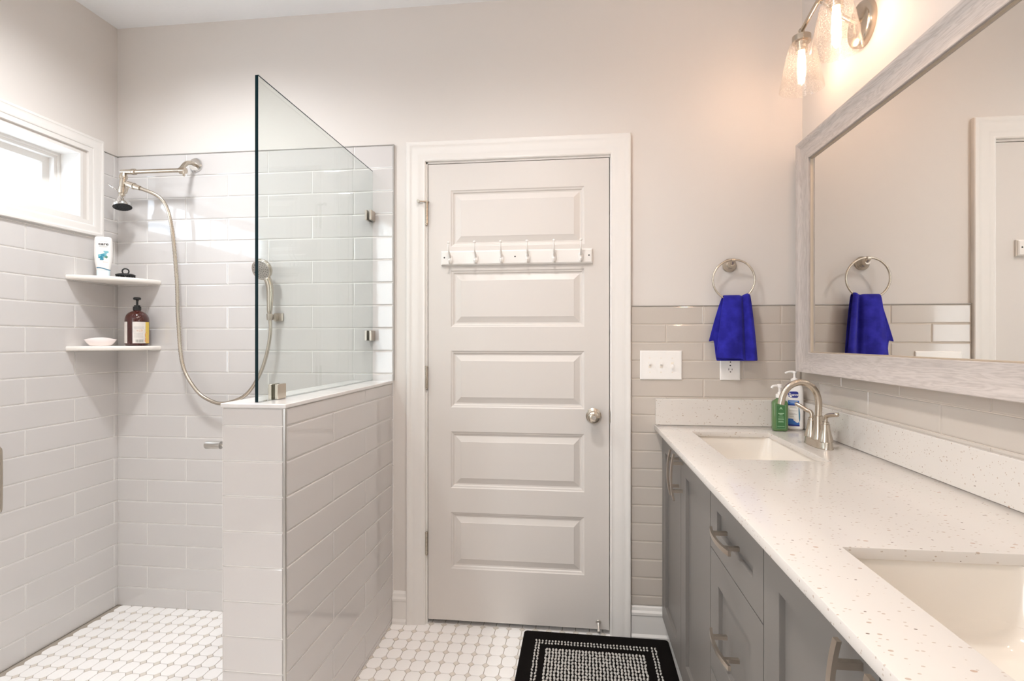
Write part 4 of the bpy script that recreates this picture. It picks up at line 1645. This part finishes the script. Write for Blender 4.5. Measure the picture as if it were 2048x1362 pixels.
def vanity_light(yc, label, power):
    t = thing('vanity_light', label, 'wall light', (XR, yc, 2.30), group='two-lamp wall lights over the mirror')
    lx = 0.808
    glow = mat('lit_bulb', (255, 240, 215), 0.3, emit=((1.0, 0.66, 0.46), power))
    bm = bmesh.new()
    lathe(bm, (XR, yc - 0.035, 2.295), (-1, 0, 0), [(0, 0.070), (0.018, 0.070), (0.023, 0.067), (0.026, 0.060), (0.027, 0.02)], 40)
    wpart('backplate', bm, M['nickel'], t, angle=40)
    bm = bmesh.new()
    tube(bm, smooth_path([(XR - 0.026, yc - 0.035, 2.300), (XR - 0.070, yc - 0.030, 2.330), (lx + 0.02, yc - 0.012, 2.388), (lx, yc - 0.005, 2.402)], 6), 0.0085, 12)
    for s_ in (1, -1):
        tube(bm, [(lx, yc - 0.005, 2.402), (lx, yc + s_ * 0.127, 2.376)], 0.0075, 12)
    wpart('arm', bm, M['nickel'], t, angle=50)
    for s_ in (1, -1):
        y = yc + s_ * 0.127
        bm = bmesh.new()
        ball(bm, (lx, y, 2.377), 0.0105, seg=14)
        lathe(bm, (lx, y, 2.376), (0, 0, -1), [(0, 0.006), (0.014, 0.006), (0.015, 0.020), (0.019, 0.031), (0.040, 0.031), (0.040, 0.022), (0.060, 0.020), (0.075, 0.019), (0.076, 0.012)], 28)
        so = wpart('socket', bm, M['nickel'], t, angle=40)
        bm = bmesh.new()
        rp = [(0.0, 0.0325), (0.012, 0.0400), (0.040, 0.0485), (0.100, 0.0610), (0.168, 0.0725), (0.1695, 0.0730), (0.1695, 0.0705), (0.168, 0.0700), (0.100, 0.0585), (0.040, 0.0462), (0.012, 0.0380), (0.0, 0.0315)]
        lathe(bm, (lx, y, 2.338), (0, 0, -1), rp, 48, caps=False)
        wpart('shade', bm, M['seeded'], t, smooth=True)
        bm = bmesh.new()
        lathe(bm, (lx, y, 2.303), (0, 0, -1), [(0, 0.010), (0.012, 0.011), (0.030, 0.0130), (0.060, 0.0130), (0.080, 0.0095), (0.092, 0.005), (0.096, 0.001)], 20)
        wpart('bulb', bm, glow, so, smooth=True)


vanity_light(-0.445, 'brushed nickel wall light with two seeded glass shades above the mirror', 40)
vanity_light(-1.60, 'matching two-shade wall light added above the near basin, outside the picture', 90)  # unseen fixture added for its warm light on counter and floor

# ------------------------------------------------------------------ bath mat
bm = bmesh.new()
mx0, mx1, my0, my1 = -0.213, 0.392, -0.945, -0.029
loft(bm, [[(x + (mx0 + mx1) / 2, y + (my0 + my1) / 2, z) for x, y in rrect((mx1 - mx0) / 2 - i, (my1 - my0) / 2 - i, 0.012, 5)] for z, i in ((0.0005, 0.0), (0.007, -0.001), (0.011, 0.002), (0.012, 0.006))])


def loop(x, y, lx, ly, z=0.0118):
    jx, jy = random.uniform(-0.0012, 0.0012), random.uniform(-0.0012, 0.0012)
    x += jx
    y += jy
    a = random.uniform(-0.4, 0.4)
    n = 7
    rings = []
    for s_, h in ((1.0, -0.001), (0.95, 0.0018), (0.5, 0.0036)):
        rings.append([bm.verts.new((x + s_ * (lx * math.cos(2 * PI * k / n) * math.cos(a) - ly * math.sin(2 * PI * k / n) * math.sin(a)), y + s_ * (lx * math.cos(2 * PI * k / n) * math.sin(a) + ly * math.sin(2 * PI * k / n) * math.cos(a)), z + h)) for k in range(n)])
    for A, B in zip(rings, rings[1:]):
        for k in range(n):
            f = bm.faces.new((A[k], A[(k + 1) % n], B[(k + 1) % n], B[k]))
            f.material_index = 1
            f.smooth = True
    f = bm.faces.new(rings[-1])
    f.material_index = 1


L0, L1 = mx0 + 0.058, mx1 - 0.062
T0, T1 = my1 - 0.075, my0 + 0.075
for k in range(2):
    for xx in (L0 + k * 0.0133, L1 - k * 0.0133):
        y = T0
        while y > T1:
            loop(xx, y, 0.0040, 0.0082)
            y -= 0.0185
    for yy in (T0 - k * 0.017, T1 + k * 0.017):
        x = L0 + 0.0266
        while x < L1 - 0.022:
            loop(x, yy, 0.0040, 0.0062)
            x += 0.0133
x = L0 + 0.046
while x < L1 - 0.042:
    y = T0 - 0.060
    while y > T1 + 0.050:
        loop(x, y, 0.0050, 0.0100)
        y -= 0.0205
    x += 0.0133
bmesh.ops.rotate(bm, verts=bm.verts[:], cent=(mx1, my1, 0), matrix=Matrix.Rotation(-0.014, 3, 'Z'))
tag(link('bath_mat', bm, [M['matpile'], M['matloop']]), 'black bath mat with rows of grey loops on the tiled floor before the door', 'bath mat')
